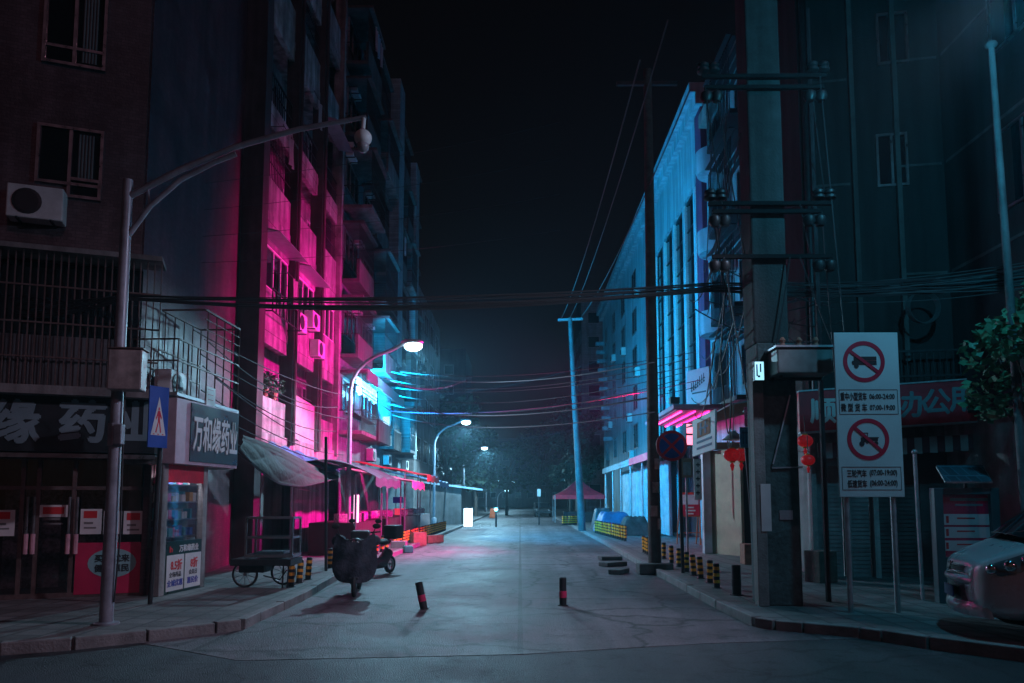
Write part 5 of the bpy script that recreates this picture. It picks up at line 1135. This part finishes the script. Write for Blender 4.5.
# big white prohibition board
g0 = gp(851,613,SW); y_ = g0.y
PB = thing('prohibition_sign', (at(874,600,y_).x,y_,SW), 'tall white board with two red no entry rings for trucks and farm vehicles', 'sign')
fz = F((at(836,500,y_-0.05).x,y_-0.05),(1,0.0)); b = MB(); bx_ = [fz.uz(840,497), fz.uz(905,497), fz.uz(866,332.5)]; fz.box(b, bx_[0][0], bx_[1][0], bx_[0][1], bx_[2][1], -0.03, 0.0); bd = b.build('board', SIGNW, PB, bevel=0.006)
ul, zl = fz.uz(840,497); ur, zu = fz.uz(905,497)[0], fz.uz(866,332.5)[1]; W = ur-ul; H = zu-zl; sc = W/66.0
for px in (849,896): b = MB(); b.tube([V((at(px,550,y_).x,y_+0.02,SW)), V((at(px,550,y_).x,y_+0.02,zu-0.1))], 0.038, 10); b.build('post', GALV, PB, smooth=40)
def pu(x): return ul+(x-836)*sc
def pz(y): return zu-(y-332.5)*H/164.5
def ring(cx, cy, kind):
    u, z = pu(cx), pz(cy); ro, ri = 21.5*sc, 17.3*sc; b = MB()
    b.lathe([(ri,0.001),(ro,0.001),(ro,0.006),(ri,0.006),(ri,0.001)], fz.p(u,z,0), fz.n, 40)
    a = R(-38 if kind == 0 else -42); dx, dz = math.cos(a), math.sin(a); hw_ = 1.6*sc; L_ = ri+0.005
    b.prism([fz.p(u+s*dx*L_-t_*dz*hw_, z+s*dz*L_+t_*dx*hw_, 0.0075) for s,t_ in ((-1,-1),(-1,1),(1,1),(1,-1))], fz.n*0.003); b.build('red_ring', SIGNR, bd, smooth=40)
    b = MB(); B_ = lambda x0,x1,y0,y1: fz.box(b, u+x0*sc, u+x1*sc, z+y0*sc, z+y1*sc, 0.001, 0.0045)
    if kind == 0:
        B_(-12,13,-3.5,0.8); B_(-3,13,1.4,5.2); B_(-10.5,-3.6,0.8,5.0); B_(-12.5,-11.5,-2,0)
        ws = ((-8,-4.8,2.4),(6,-4.6,2.4))
    else:
        B_(-7.5,2,-3.0,1.8); B_(2.0,10,-1.8,1.2); B_(-5.5,-1,1.8,2.6); B_(-5.5,-4.8,2.6,6); B_(-0.9,-0.2,2.6,6); B_(-6,0.3,6,6.8); B_(-1,11,1.2,2.2)
        ws = ((-6.5,-4.6,2.7),(8,-4.2,2.2),(-1,-3.2,1.4))
    for wx, wy, wr in ws: b.lathe([(wr*sc*0.45,0.001),(wr*sc,0.001),(wr*sc,0.005),(wr*sc*0.45,0.005)], fz.p(u+wx*sc,z+wy*sc,0), fz.n, 20)
    b.build('vehicle_pictogram', SIGNK, bd)
ring(866,362,0); ring(867,440,1)
def panel(x0,x1,y0,y1,lines):
    b = MB(); w_ = 0.5*sc
    for y in (y0,y1): fz.box(b, pu(x0), pu(x1), pz(y)-w_/2, pz(y)+w_/2, 0.001, 0.004)
    for x in (x0,x1): fz.box(b, pu(x)-w_/2, pu(x)+w_/2, pz(y1)+w_/2, pz(y0)-w_/2, 0.001, 0.004)
    b.build('text_frame', SIGNK, bd)
    for (tx, cx, cy, h, wpx) in lines:
        o = text(tx, h*sc, fz, pu(cx), pz(cy), 0.004, SIGNK, bd, weight=0.02, depth=0.004, sx=1.0)
        us = [ (WM[o.name] @ v.co - fz.O).dot(fz.u) for v in o.data.vertices]; cu_ = (min(us)+max(us))/2; k_ = wpx*sc/(max(us)-min(us))
        Mi = WM[o.name].inverted()
        for v in o.data.vertices:
            p = WM[o.name] @ v.co; uu = (p-fz.O).dot(fz.u); v.co = Mi @ (p + fz.u*((uu-cu_)*(k_-1)))
panel(839,899,390.5,415,[('重中小型货车',853.8,397.2,8.2,27),('06:00-24:00',883,397.2,6.8,26),('微 型 货 车',853.8,408.3,8.2,27),('07:00-19:00',883,408.3,6.8,26)])
panel(839,899,467.5,490,[('三轮汽车',854,473.8,7.6,20),('(07:00-19:00)',881,473.8,7.2,28),('低速货车',854,484,7.6,20),('(06:00-24:00)',881,484,7.2,28)])

# thin post with a ball top
g0 = gp(923,600,SW); t = thing('ball_top_post', g0, 'thin steel post with a small ball top beside the notice board', 'pole')
tp = at(914.5,452,g0.y); b = MB(); b.tube([g0,tp], 0.03, 8); b.build('shaft', GALV, t, smooth=40); b = MB(); b.ball(tp, 0.045); b.build('ball', GALV, t, smooth=60)

# solar notice board
yN = 11.6; SN = thing('notice_board', (at(967,560,yN).x,yN,SW), 'glazed notice board with red poster beneath a small solar panel', 'notice board')
fn_ = F((at(934,520,yN).x,yN),(1,-0.05)); ua, z1_ = fn_.uz(934,488); ub_, z0_ = fn_.uz(1003,560)
b = MB()
for u in (ua,ub_-0.13): fn_.box(b, u, u+0.13, SW, z1_, -0.16, 0)
fn_.box(b, ua+0.13, ub_-0.13, z1_-0.1, z1_, -0.16, 0.0); fn_.box(b, ua+0.13, ub_-0.13, z0_-0.06, z0_+0.04, -0.16, 0.0); b.build('frame', mat('dark_teal_enamel',(0.03,0.075,0.09),0.4,var=0.2), SN, bevel=0.008)
b = MB(); fn_.box(b, ua+0.13, ub_-0.13, z0_+0.04, z1_-0.1, -0.12, -0.08); po = b.build('poster', POSTR, SN)
for y0_, y1_ in ((514,525),(527,538),(540.5,551)):
    b = MB(); fn_.pbox(b, 943.5,994,y0_,y1_,-0.079,-0.074); q = b.build('text_panel', SIGNW, po)
    b = MB(); ym = (y0_+y1_)/2; fn_.pbox(b, 957,975,ym-2,ym-0.5,-0.073,-0.071); fn_.pbox(b, 946,949,y0_+2,y1_-2,-0.073,-0.071); b.build('print', LETR, q)
b = MB(); fn_.pbox(b, 950,988,498,501,-0.079,-0.075); fn_.pbox(b, 955,983,504,506,-0.079,-0.075); b.build('title_print', LETT, po)
b = MB(); fn_.box(b, ua+0.13, ub_-0.13, z0_+0.04, z1_-0.1, -0.03, -0.025); b.build('glass', KGLASS, SN)
b = MB(); P4 = [at(937,467,yN+0.35), at(983,467,yN+0.35), at(992,482.5,yN-0.1), at(946,482.5,yN-0.1)]; b.prism(P4, V((0,0.012,0.03))); so = b.build('solar_panel', SOLAR, SN)
b = MB()
for a, c in zip(P4, P4[1:]+P4[:1]): b.beam(a, c, 0.025)
b.build('panel_frame', ALU, so); b = MB(); pm = (P4[0]+P4[2])/2; b.tube([V((pm.x,yN+0.1,z1_-0.02)), pm], 0.03, 8); b.build('panel_post', DARKM, so)

# right street lamp (its head stands just above the frame)
RL = thing('street_lamp', (7.35,11,SW), 'tall slim grey pole rising beside the leafy tree on the right edge', 'pole')
g0 = V((7.45,11,SW)); b = MB(); b.tube([g0, V((7.32,11,at(985,45,11).z))], [0.075,0.045], 10); b.ball(V((7.32,11,at(985,45,11).z)), 0.09, (1,1,0.7)); b.build('shaft', MATS['weathered_grey_pole'], RL, smooth=40)
R2L = thing('street_lamp', (7.6,8.7,SW), 'street lamp on the right edge whose lit head stands above the picture', 'street lamp')
b = MB(); b.tube([(7.6,8.7,SW),(7.6,8.7,6.4),(7.3,8.6,7.6),(6.3,8.3,8.0)], [0.1,0.08,0.06,0.05], 10); b.build('post', GREYP, R2L, smooth=50)
hd = V((6.0,8.2,8.0)); b = MB(); b.ball(hd, 0.28, (1.3,0.6,0.4)); h_ = b.build('lamp_head', GALV, R2L, smooth=60)
b = MB(); b.ball(hd-V((0,0,0.08)), 0.19, (1.15,0.6,0.35)); b.build('lamp_glass', LAMPW, h_, smooth=60)
lamp('street_light', hd-V((0,0,0.3)), 440, (0.06,0.56,0.9), R2L, size=0.12)
lamp('street_light', hd-V((0.2,0,0.3)), 1300, (0.95,0.72,0.95), R2L, 'SPOT', 0.15, aim=(-4.0,10.6,0), spot=74, blend=0.9)  # extra beam added to this head, aimed and tinted to brighten the left side

# ------------------------------------------------------------------ van
def van():
    q = gp(1000,636,SW); rz = R(0)
    head = V((-0.955,0.295,0)).normalized(); left = V((-head.y,head.x,0))   # left = driver's left of a car heading `head`
    left = V((0,0,1)).cross(head)
    fr = gp(957,630,SW); o = V((fr.x, fr.y, SW)) - head*0.02 
    t = thing('parked_van', o-head*2, 'silver minivan parked on the right pavement with its nose toward the street', 'van')
    P = lambda x,y,z: o - head*x*1.04 + left*y*1.04 + V((0,0,z*1.12))   # x back from the nose, y to the car's left, z up
    st = [(0.0,0.40,0.70,0.50,0.44),(0.05,0.27,0.78,0.66,0.58),(0.14,0.22,0.83,0.75,0.66),(0.28,0.20,0.89,0.80,0.70),(0.42,0.19,0.95,0.825,0.70),(0.52,0.19,0.985,0.83,0.70),
          (0.62,0.19,1.06,0.83,0.68),(0.95,0.19,1.33,0.83,0.62),(1.28,0.19,1.57,0.83,0.58),(1.6,0.19,1.70,0.83,0.56),(2.6,0.19,1.75,0.83,0.57),(3.5,0.19,1.74,0.83,0.57),(4.1,0.22,1.66,0.81,0.55),(4.2,0.3,1.5,0.76,0.5)]
    b = MB(); n = 14; base = 0
    for x,zb,zt,hw,ht in st:
        belt = min(zt-0.06, 0.98 if x < 1 else 1.03)
        half = [(0.0,zb),(hw*0.8,zb),(hw*0.97,zb+0.08),(hw,(zb+belt)/2),(hw*0.985,belt-0.03),(ht+(hw-ht)*max(0,(0.12 if zt > 1.2 else 0.45)),zt-0.09 if zt > 1.2 else zt-0.03),(ht*0.85,zt-0.015),(0.0,zt)]
        ring_ = half + [(-y,z) for y,z in reversed(half[1:-1])]
        for y,z in ring_: b.v.append(P(x,y,z))
        m_ = len(ring_)
    for i in range(len(st)-1):
        for j in range(m_): j2 = (j+1) % m_; b.f.append((i*m_+j, i*m_+j2, (i+1)*m_+j2, (i+1)*m_+j))
    b.f.append(tuple(reversed(range(m_)))); b.f.append(tuple((len(st)-1)*m_+j for j in range(m_)))
    body = b.build('body', [VANP, DGLASS], t, smooth=60)
    for pl_ in body.data.polygons:
        i_, j_ = divmod(pl_.index, m_)
        if 5 <= i_ <= 7 and j_ in (5,6,7,8): pl_.material_index = 1
    sb = body.modifiers.new('sub','SUBSURF'); sb.levels = 2; sb.render_levels = 2
    # glass
    b = MB(); b.add([P(1.0,-0.62,1.09),P(1.0,0.62,1.09),P(1.76,0.53,1.72),P(1.76,-0.53,1.72)],[(0,1,2,3)]); b.sheet(lambda a,c: P(0.55+0.70*c-0.05*math.sin(math.pi*a),(-0.66+0.1*c)*(1-2*a),1.025+0.535*c+0.035*math.sin(math.pi*a)), 10, 8, 0.01); b.v = b.v[4:]; b.f = [tuple(i-4 for i in f) for f in b.f[1:]]
    b.build('windshield', DGLASS, t, smooth=60)
    for x0,x1 in ((1.5,2.35),(2.45,3.3),(3.4,4.0)):
        b = MB(); b.prism([P(x0+(0.0 if x0 > 1.6 else -0.55),0.815,1.06),P(x1,0.815,1.06),P(x1,0.65,1.58),P(x0+(0.02 if x0 > 1.6 else -0.1),0.65,1.62)], left*0.02); b.build('side_window', DGLASS, t)
    # headlights
    for s in (-1,1):
        pts = [(0.12,0.60,0.665),(0.06,0.50,0.70),(0.16,0.60,0.76),(0.34,0.70,0.83),(0.62,0.785,0.925),(0.68,0.80,0.90),(0.62,0.825,0.80),(0.45,0.82,0.70),(0.28,0.765,0.655)]
        b = MB(); c_ = V((0.30,0.72,0.755)); pr_ = [P(x-0.035,s*(y+0.03),z) for x,y,z in pts]; ct = P(c_.x-0.10,s*(c_.y+0.085),c_.z+0.015)
        k = len(pr_); b.v = pr_+[ct]; b.f = [((i,(i+1)%k,k) if s > 0 else ((i+1)%k,i,k)) for i in range(k)]
        hl = b.build('headlight', mat('headlight_lens', (0.25,0.3,0.33), 0.12, 0.5,var=0.2,spec=0.9,coat=1.0), t, smooth=70)
        for (x,y,z,r) in ((0.2,0.70,0.72,0.062),(0.36,0.76,0.76,0.07),(0.5,0.8,0.83,0.05)):
            b = MB(); b.ball(P(x-0.03,s*(y+0.045),z), r, (1,1,1), 12, 8); b.build('reflector', CHROME, hl, smooth=60)
    # grille, emblem, bumper
    b = MB(); b.sheet(lambda a,c: P(-0.03+0.10*(2*a-1)**2, (2*a-1)*0.48, 0.655+0.06*c), 12, 2, 0.03); b.build('grille', PLASTIC, t)
    b = MB(); b.tube([P(-0.045+0.11*(2*k/12-1)**2, (2*k/12-1)*0.48, 0.655) for k in range(13)], 0.012, 8); b.tube([P(-0.045+0.11*(2*k/12-1)**2, (2*k/12-1)*0.46, 0.72) for k in range(13)], 0.009, 8); b.build('grille_trim', CHROME, t, smooth=50)
    b = MB(); b.beam(P(-0.06,0,0.655), P(-0.055,0,0.70), 0.014); b.beam(P(-0.055,0,0.695), P(-0.04,0.05,0.745), 0.014); b.beam(P(-0.055,0,0.695), P(-0.04,-0.05,0.745), 0.014); b.build('emblem', CHROME, t)
    b = MB(); b.sheet(lambda a,c: P(-0.035+0.16*abs(2*a-1)**2.2, (2*a-1)*0.60, 0.36+0.17*c), 14, 3, 0.03); b.build('bumper_intake', PLASTIC, t)
    b = MB(); b.sheet(lambda a,c: P(-0.06-0.02*math.sin(math.pi*c)+0.2*abs(2*a-1)**2.6, (2*a-1)*0.69, 0.22+0.14*c), 18, 5, 0.05); b.sheet(lambda a,c: P(-0.055-0.03*math.sin(math.pi*c)+0.2*abs(2*a-1)**2.6, (2*a-1)*0.69, 0.535+0.09*c), 18, 4, 0.05); b.build('bumper', VANP, t, smooth=60)
    b = MB(); b.obox(P(-0.085,-0.20,0.38), left*0.40, -head*0.012, V((0,0,0.13))); b.build('number_plate', mat('blue_number_plate',(0.03,0.08,0.3),0.4,var=0.1), t)
    for s in (-1,1):
        b = MB(); b.ball(P(0.1,s*0.58,0.42), 0.055, (1,1,1)); b.build('fog_light', CHROME, t, smooth=60)
        for x in (0.82,3.4):
            b = MB(); b.lathe([(0.36,-0.02),(0.36,0.02),(0.0,0.02)], P(x,s*0.812,0.30), left*s, 28); b.build('wheel_arch', BLACK, t)
            wheel(t, P(x,s*0.78,0.29), 0.29, 0.17, left, spokes=7)
        b = MB(); b.ball(P(0.98,s*0.96,1.1), 0.12, (0.9,0.8,0.75)); b.beam(P(0.98,s*0.8,1.04), P(0.98,s*0.95,1.08), 0.04); b.build('wing_mirror', VANP, t, smooth=60)
    b = MB(); b.beam(P(0.50,-0.4,1.04), P(0.62,0.1,1.13), 0.015); b.beam(P(0.50,0.1,1.05), P(0.62,0.55,1.11), 0.015); b.build('wiper', PLASTIC, t)
    for x in (1.3,2.42):
        b = MB(); b.beam(P(x,0.829,0.3), P(x,0.829,1.02), 0.008, 0.008); b.build('door_seam', PLASTIC, t)
    b = MB(); b.beam(P(2.2,0.84,0.9), P(2.35,0.84,0.9), 0.03); b.build('door_handle', VANP, t)
    return t
van()

# ------------------------------------------------------------------ trees
def tree(base, h, rad, label, m=LEAFD, leaf=0.35, n=900, group=None, trunk_r=0.16, lean=0.0, squash=0.85, low=0.35, cat='tree'):
    base = V(base); t = thing('broadleaf_tree', base, label, cat, group); b = MB()
    top = base+V((lean,0,h*0.62)); b.tube([base, base+V((lean*0.3,0.05,h*0.25)), base+V((lean*0.7,0,h*0.45)), top], [trunk_r,trunk_r*0.8,trunk_r*0.6,trunk_r*0.35], 8)
    cl = []
    for k in range(9):
        th = k*2.4; rr = rad*random.uniform(0.35,0.75); q = base+V((lean+rr*math.cos(th), rr*math.sin(th), h*(low+0.12)+(h*(0.93-low))*random.random()))
        s0 = base+V((lean*0.7,0,h*random.uniform(0.3,0.55))); b.tube([s0, s0.lerp(q,0.5)+V((0,0,0.1*h*0.3)), q], [trunk_r*0.4,trunk_r*0.25,trunk_r*0.1], 6); cl.append(q)
    b.build('trunk', BARK, t, smooth=50)
    b = MB(); cl.append(top+V((0,0,h*0.2)))
    for q in cl: leafmass(b, q, rad*random.uniform(0.36,0.58), n//len(cl), leaf, (1,1,squash), 0.25)
    b.build('crown', m, t); return t
random.seed(31)
tree((7.75,10.9,SW), 5.2, 1.05, 'young leafy street tree at the right edge beside the red fascia', LEAF, 0.17, 1500, trunk_r=0.08, low=0.42)
tl = [((-5.8,58,SW),9,2.6,'dark bushy tree behind the roadside hut on the left'),((-4.4,74,SW),8.5,2.8,'tree lit pale teal just past the third lamp'),((-1.5,84,0),9,3.0,'tree at the far end of the road seen below the third lamp'),
      ((-7.5,80,SW),13,3.6,'tall dark tree filling the gap behind the left blocks'),((2.2,88,0),10,3.4,'dark tree closing the far end of the road'),((6.2,72,SW),9.5,2.6,'tree with pale lit leaves beside the end of the hall'),
      ((4.4,64,SW),7,1.9,'small lit tree behind the leaning pole'),((6.0,92,SW),14,4.2,'large dark tree behind the red tent and hall end'),((-13,95,0),15,4.5,'large dark tree far behind the left blocks'),((10,105,0),14,5,'large dark tree farthest right beyond the hall')]
for q,h,r_,lab in tl: tree(q, h, r_, lab, LEAFD, 0.42, 1300, trunk_r=0.2, low=0.22)
# far buildings closing the view
for k, (x,y,w_,d_,h_,lab) in enumerate(((12,95,9,12,27,'dark slab block far beyond the hall on the right'),(-16,115,16,14,24,'dark slab block far behind the left trees'),(3,185,40,12,15,'long low dark block closing the end of the street'))):
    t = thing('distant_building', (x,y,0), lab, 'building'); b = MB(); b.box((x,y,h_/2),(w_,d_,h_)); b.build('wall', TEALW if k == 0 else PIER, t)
    ff = F((x-w_/2,y-d_/2),(1,0))
    for i in range(int(h_/3)-1):
        for j in range(int(w_/3)): window(ff, t, 0.8+3*j, 2.2+3*j, 1.2+3*i+1, 2.6+3*i+1, n=0.003, bars=())
    if k == 0:
        ff = F((x-w_/2,y+d_/2),(0,-1))
        for i in range(7):
            for j in range(3): window(ff, t, 1+4*j, 3+4*j, 3+3*i, 4.6+3*i, n=0.003)
# parked cars far off
def far_car(x,y,m_,label):
    t = thing('parked_car', (x,y,0.004), label, 'car'); b = MB()
    b.prism([(x-0.85,y+a,z) for a,z in ((-2.1,0.35),(-2.1,0.75),(-1.1,0.9),(-0.5,1.42),(1.1,1.45),(1.9,0.95),(2.1,0.85),(2.1,0.35))],(1.7,0,0)); b.build('body', m_, t, bevel=0.08)
    b = MB(); b.obox((x-0.7,y-1.06,0.93),(1.4,0,0),(0,0.5,0.44),(0,-0.02,0.02)); b.build('windshield', DGLASS, t)
    for s in (-1,1):
        for a in (-1.3,1.3): wheel(t, (x+s*0.78,y+a,0.32), 0.31, 0.18, (1,0,0), spokes=6)
        b = MB(); b.ball((x+s*0.6,y-2.1,0.68), 0.12, (1.2,0.4,0.7)); b.build('headlight', CHROME, t, smooth=60)
    return t
far_car(2.3,76,DARKM,'dark car parked at the far end of the road near the tent')
BR = thing('plastic_barrier', (-2.55,70,0), 'orange red barrier standing at the far end of the road', 'barrier')
b = MB(); b.prism([(-2.9,70,0.004),(-2.2,70,0.004),(-2.3,70,0.9),(-2.8,70,0.9)],(0,0.4,0)); b.build('shell', mat('orange_plastic',(0.6,0.12,0.04),0.5,var=0.2), BR, bevel=0.05)
t = thing('street_nameplate', gp(539,525), 'pale vertical plate on a thin far post left of the red tent', 'sign'); q = gp(539,525); b = MB(); b.tube([q,q+V((0,0,2.6))],0.05,8); b.build('post', DARKM, t); b = MB(); b.box(q+V((0,-0.1,2.2)),(0.24,0.05,0.5)); b.build('plate', SIGNW, t)

# ------------------------------------------------------------------ cables
def cable(pts, sag, r, label, group, m=None, n=18):
    P_ = []
    for a, c in zip(pts, pts[1:]):
        for i in range(n+1):
            t_ = i/n; q = V(a).lerp(V(c),t_); q.z -= sag*4*t_*(1-t_); P_.append(q)
    o = MB().tube(P_, r, 5).build('overhead_cable', m or CABLE); return tag(o, label, 'cable', group)
random.seed(13); zW = lambda px,py: at(px,py,yP)
for k in range(16):
    o1, o2, o3 = random.uniform(-5,5), random.uniform(-7,6), random.uniform(-8,8)
    cable([at(-60,301+o1,11.9), at(random.uniform(118,128),297+o1*0.6,11.5), at(700+random.uniform(-5,30),287+o2,12.2), at(1100,262+o3,11.5)], random.uniform(0.02,0.3), random.choice((0.007,0.010,0.014)), 'black cable in the thick bundle strung straight across the street', 'cables in the bundle across the street')
for k in range(14):
    cable([at(750+random.uniform(0,60),285+random.uniform(-4,14),12.3), at(1090,255+random.uniform(-5,30),11.3)], random.uniform(0.02,0.25), random.choice((0.006,0.009)), 'thin grey cable running right from the pillar past the corner building', 'thin cables right of the pillar', CABLEL)
for k, (x0,y0,x1,y1) in enumerate(((561,319,640,60),(570,318,668,20),(580,318,690,90))):
    cable([at(x0,y0,40), at(x1,y1,13)], 0.5, 0.016, 'cable running down the street to the leaning pole crossarm', 'cables to the leaning pole', CABLEL)
for k, (x0,y0,x1,y1,d0,d1) in enumerate(((392,372,655,362,30,17),(388,404,650,398,31,17),(390,411,700,380,33,22),(385,378,470,378,28,30),(420,395,600,360,40,45),(392,415,655,412,32,17),(430,436,560,432,46,50),(470,437,590,425,50,52))):
    cable([at(x0,y0,d0), at(x1,y1,d1)], 0.45, 0.014, 'low sagging cable between the left stalls and the right poles', 'low cables over the middle of the street', CABLEL if k != 2 else mat('red_cable',(0.4,0.05,0.12),0.5,var=0))
for k in range(9):
    cable([at(200+random.uniform(-20,20),330+12*k,13.4), at(330+random.uniform(-15,20),395+12*k,22)], random.uniform(0.1,0.4), 0.012, 'slack dark cable drooping along the magenta balcony front', 'slack cables on the balcony front')
for k, (x0,y0,x1,y1) in enumerate(((705,88,722,204),(716,90,745,257),(812,90,826,204),(820,77,850,390),(800,204,812,257),(712,212,728,300),(724,257,748,400),(800,257,845,372),(822,212,835,372),(790,257,775,352))):
    cable([at(x0,y0,yP-0.05), at(x1,y1,yP-0.05+0.3*(k%3))], 0.06, 0.011, 'jumper cable hanging between the crossarms of the square pillar', 'jumper cables on the pillar')
for k in range(16):
    cable([at(706+random.uniform(0,48),95+19*k,yP+0.1+0.1*(k%4)), at(690+random.uniform(0,45),230+14*k,random.uniform(17,25))], 0.6, 0.013, 'service cable dropping from the pillar to the round balcony block', 'service cables to the round balcony block')
for k in range(4):
    cable([at(-30,268-20*k,12.3), at(330,90-18*k,28) if False else at(560,230-36*k,26)], 0.3, 0.006, 'hair thin wire high above the street, barely visible', 'hair thin high wires')

for k in range(12):
    cable([at(690+random.uniform(0,70),270+random.uniform(0,60),random.uniform(12.4,15)), at(790+random.uniform(0,60),280+random.uniform(0,80),random.uniform(12.3,14))], random.uniform(0.05,0.5), random.choice((0.008,0.012)), 'slack loop in the cable tangle around the square pillar', 'cable tangle at the pillar')
for k in range(6):
    cable([at(396+random.uniform(-8,8),372+8*k,30), at(690+random.uniform(-20,10),352+7*k,19)], random.uniform(0.3,0.8), 0.011, 'dark sagging cable crossing the middle of the street below the bundle', 'dark low cables over the street')
# ------------------------------------------------------------------ air, sky, light
HZ = 0.0011
hz = MB(); hz.obox((-70,-20,-1.4),(140,0,0),(0,200,0),(0,0,32)); ho = hz.build('haze', DIRT); ho.data.materials.clear()
hm_ = bpy.data.materials.new('night_haze'); hm_.use_nodes = True; nt = hm_.node_tree; nt.nodes.clear()
o_ = nd(nt,'ShaderNodeOutputMaterial'); pv = nd(nt,'ShaderNodeVolumePrincipled'); pv.inputs['Color'].default_value = (0.45,0.85,1.0,1); pv.inputs['Density'].default_value = HZ; pv.inputs['Anisotropy'].default_value = 0.62
nt.links.new(pv.outputs[0], o_.inputs['Volume']); ho.data.materials.append(hm_); ho['kind'] = 'stuff'

W_ = bpy.data.worlds.new('World'); S.world = W_; W_.use_nodes = True; nt = W_.node_tree
bg = nt.nodes['Background']; sky = nd(nt,'ShaderNodeTexSky', sky_type='NISHITA'); sky.sun_disc = False; sky.sun_elevation = R(28); sky.sun_rotation = R(200)
tn = nd(nt,'ShaderNodeVectorMath', operation='MULTIPLY'); tn.inputs[1].default_value = (1.35,0.70,0.60); nt.links.new(sky.outputs[0], tn.inputs[0]); nt.links.new(tn.outputs[0], bg.inputs[0]); bg.inputs[1].default_value = 0.0011
md = bpy.data.lights.new('added_pink_fill', 'SUN'); md.energy = 0.09; md.angle = R(3); md.color = (1.0,0.42,0.62); mo = bpy.data.objects.new('added_pink_fill', md); COL.objects.link(mo)  # added faint pink fill from behind the view, lifts the dark fronts
mo.rotation_euler = (R(90-28), 0, R(200+180)) ; mo.rotation_euler = (V((-0.45,0.75,-0.45))).to_track_quat('-Z','Y').to_euler()

S.render.engine = 'CYCLES'
S.cycles.use_denoising = True; S.cycles.max_bounces = 6; S.cycles.diffuse_bounces = 3; S.cycles.glossy_bounces = 3; S.cycles.transparent_max_bounces = 12; S.cycles.volume_bounces = 0
S.cycles.sample_clamp_indirect = 4
S.cycles.use_light_tree = True
S.view_settings.view_transform = 'Standard'; S.view_settings.look = 'None'; S.view_settings.exposure = 0; S.view_settings.gamma = 1
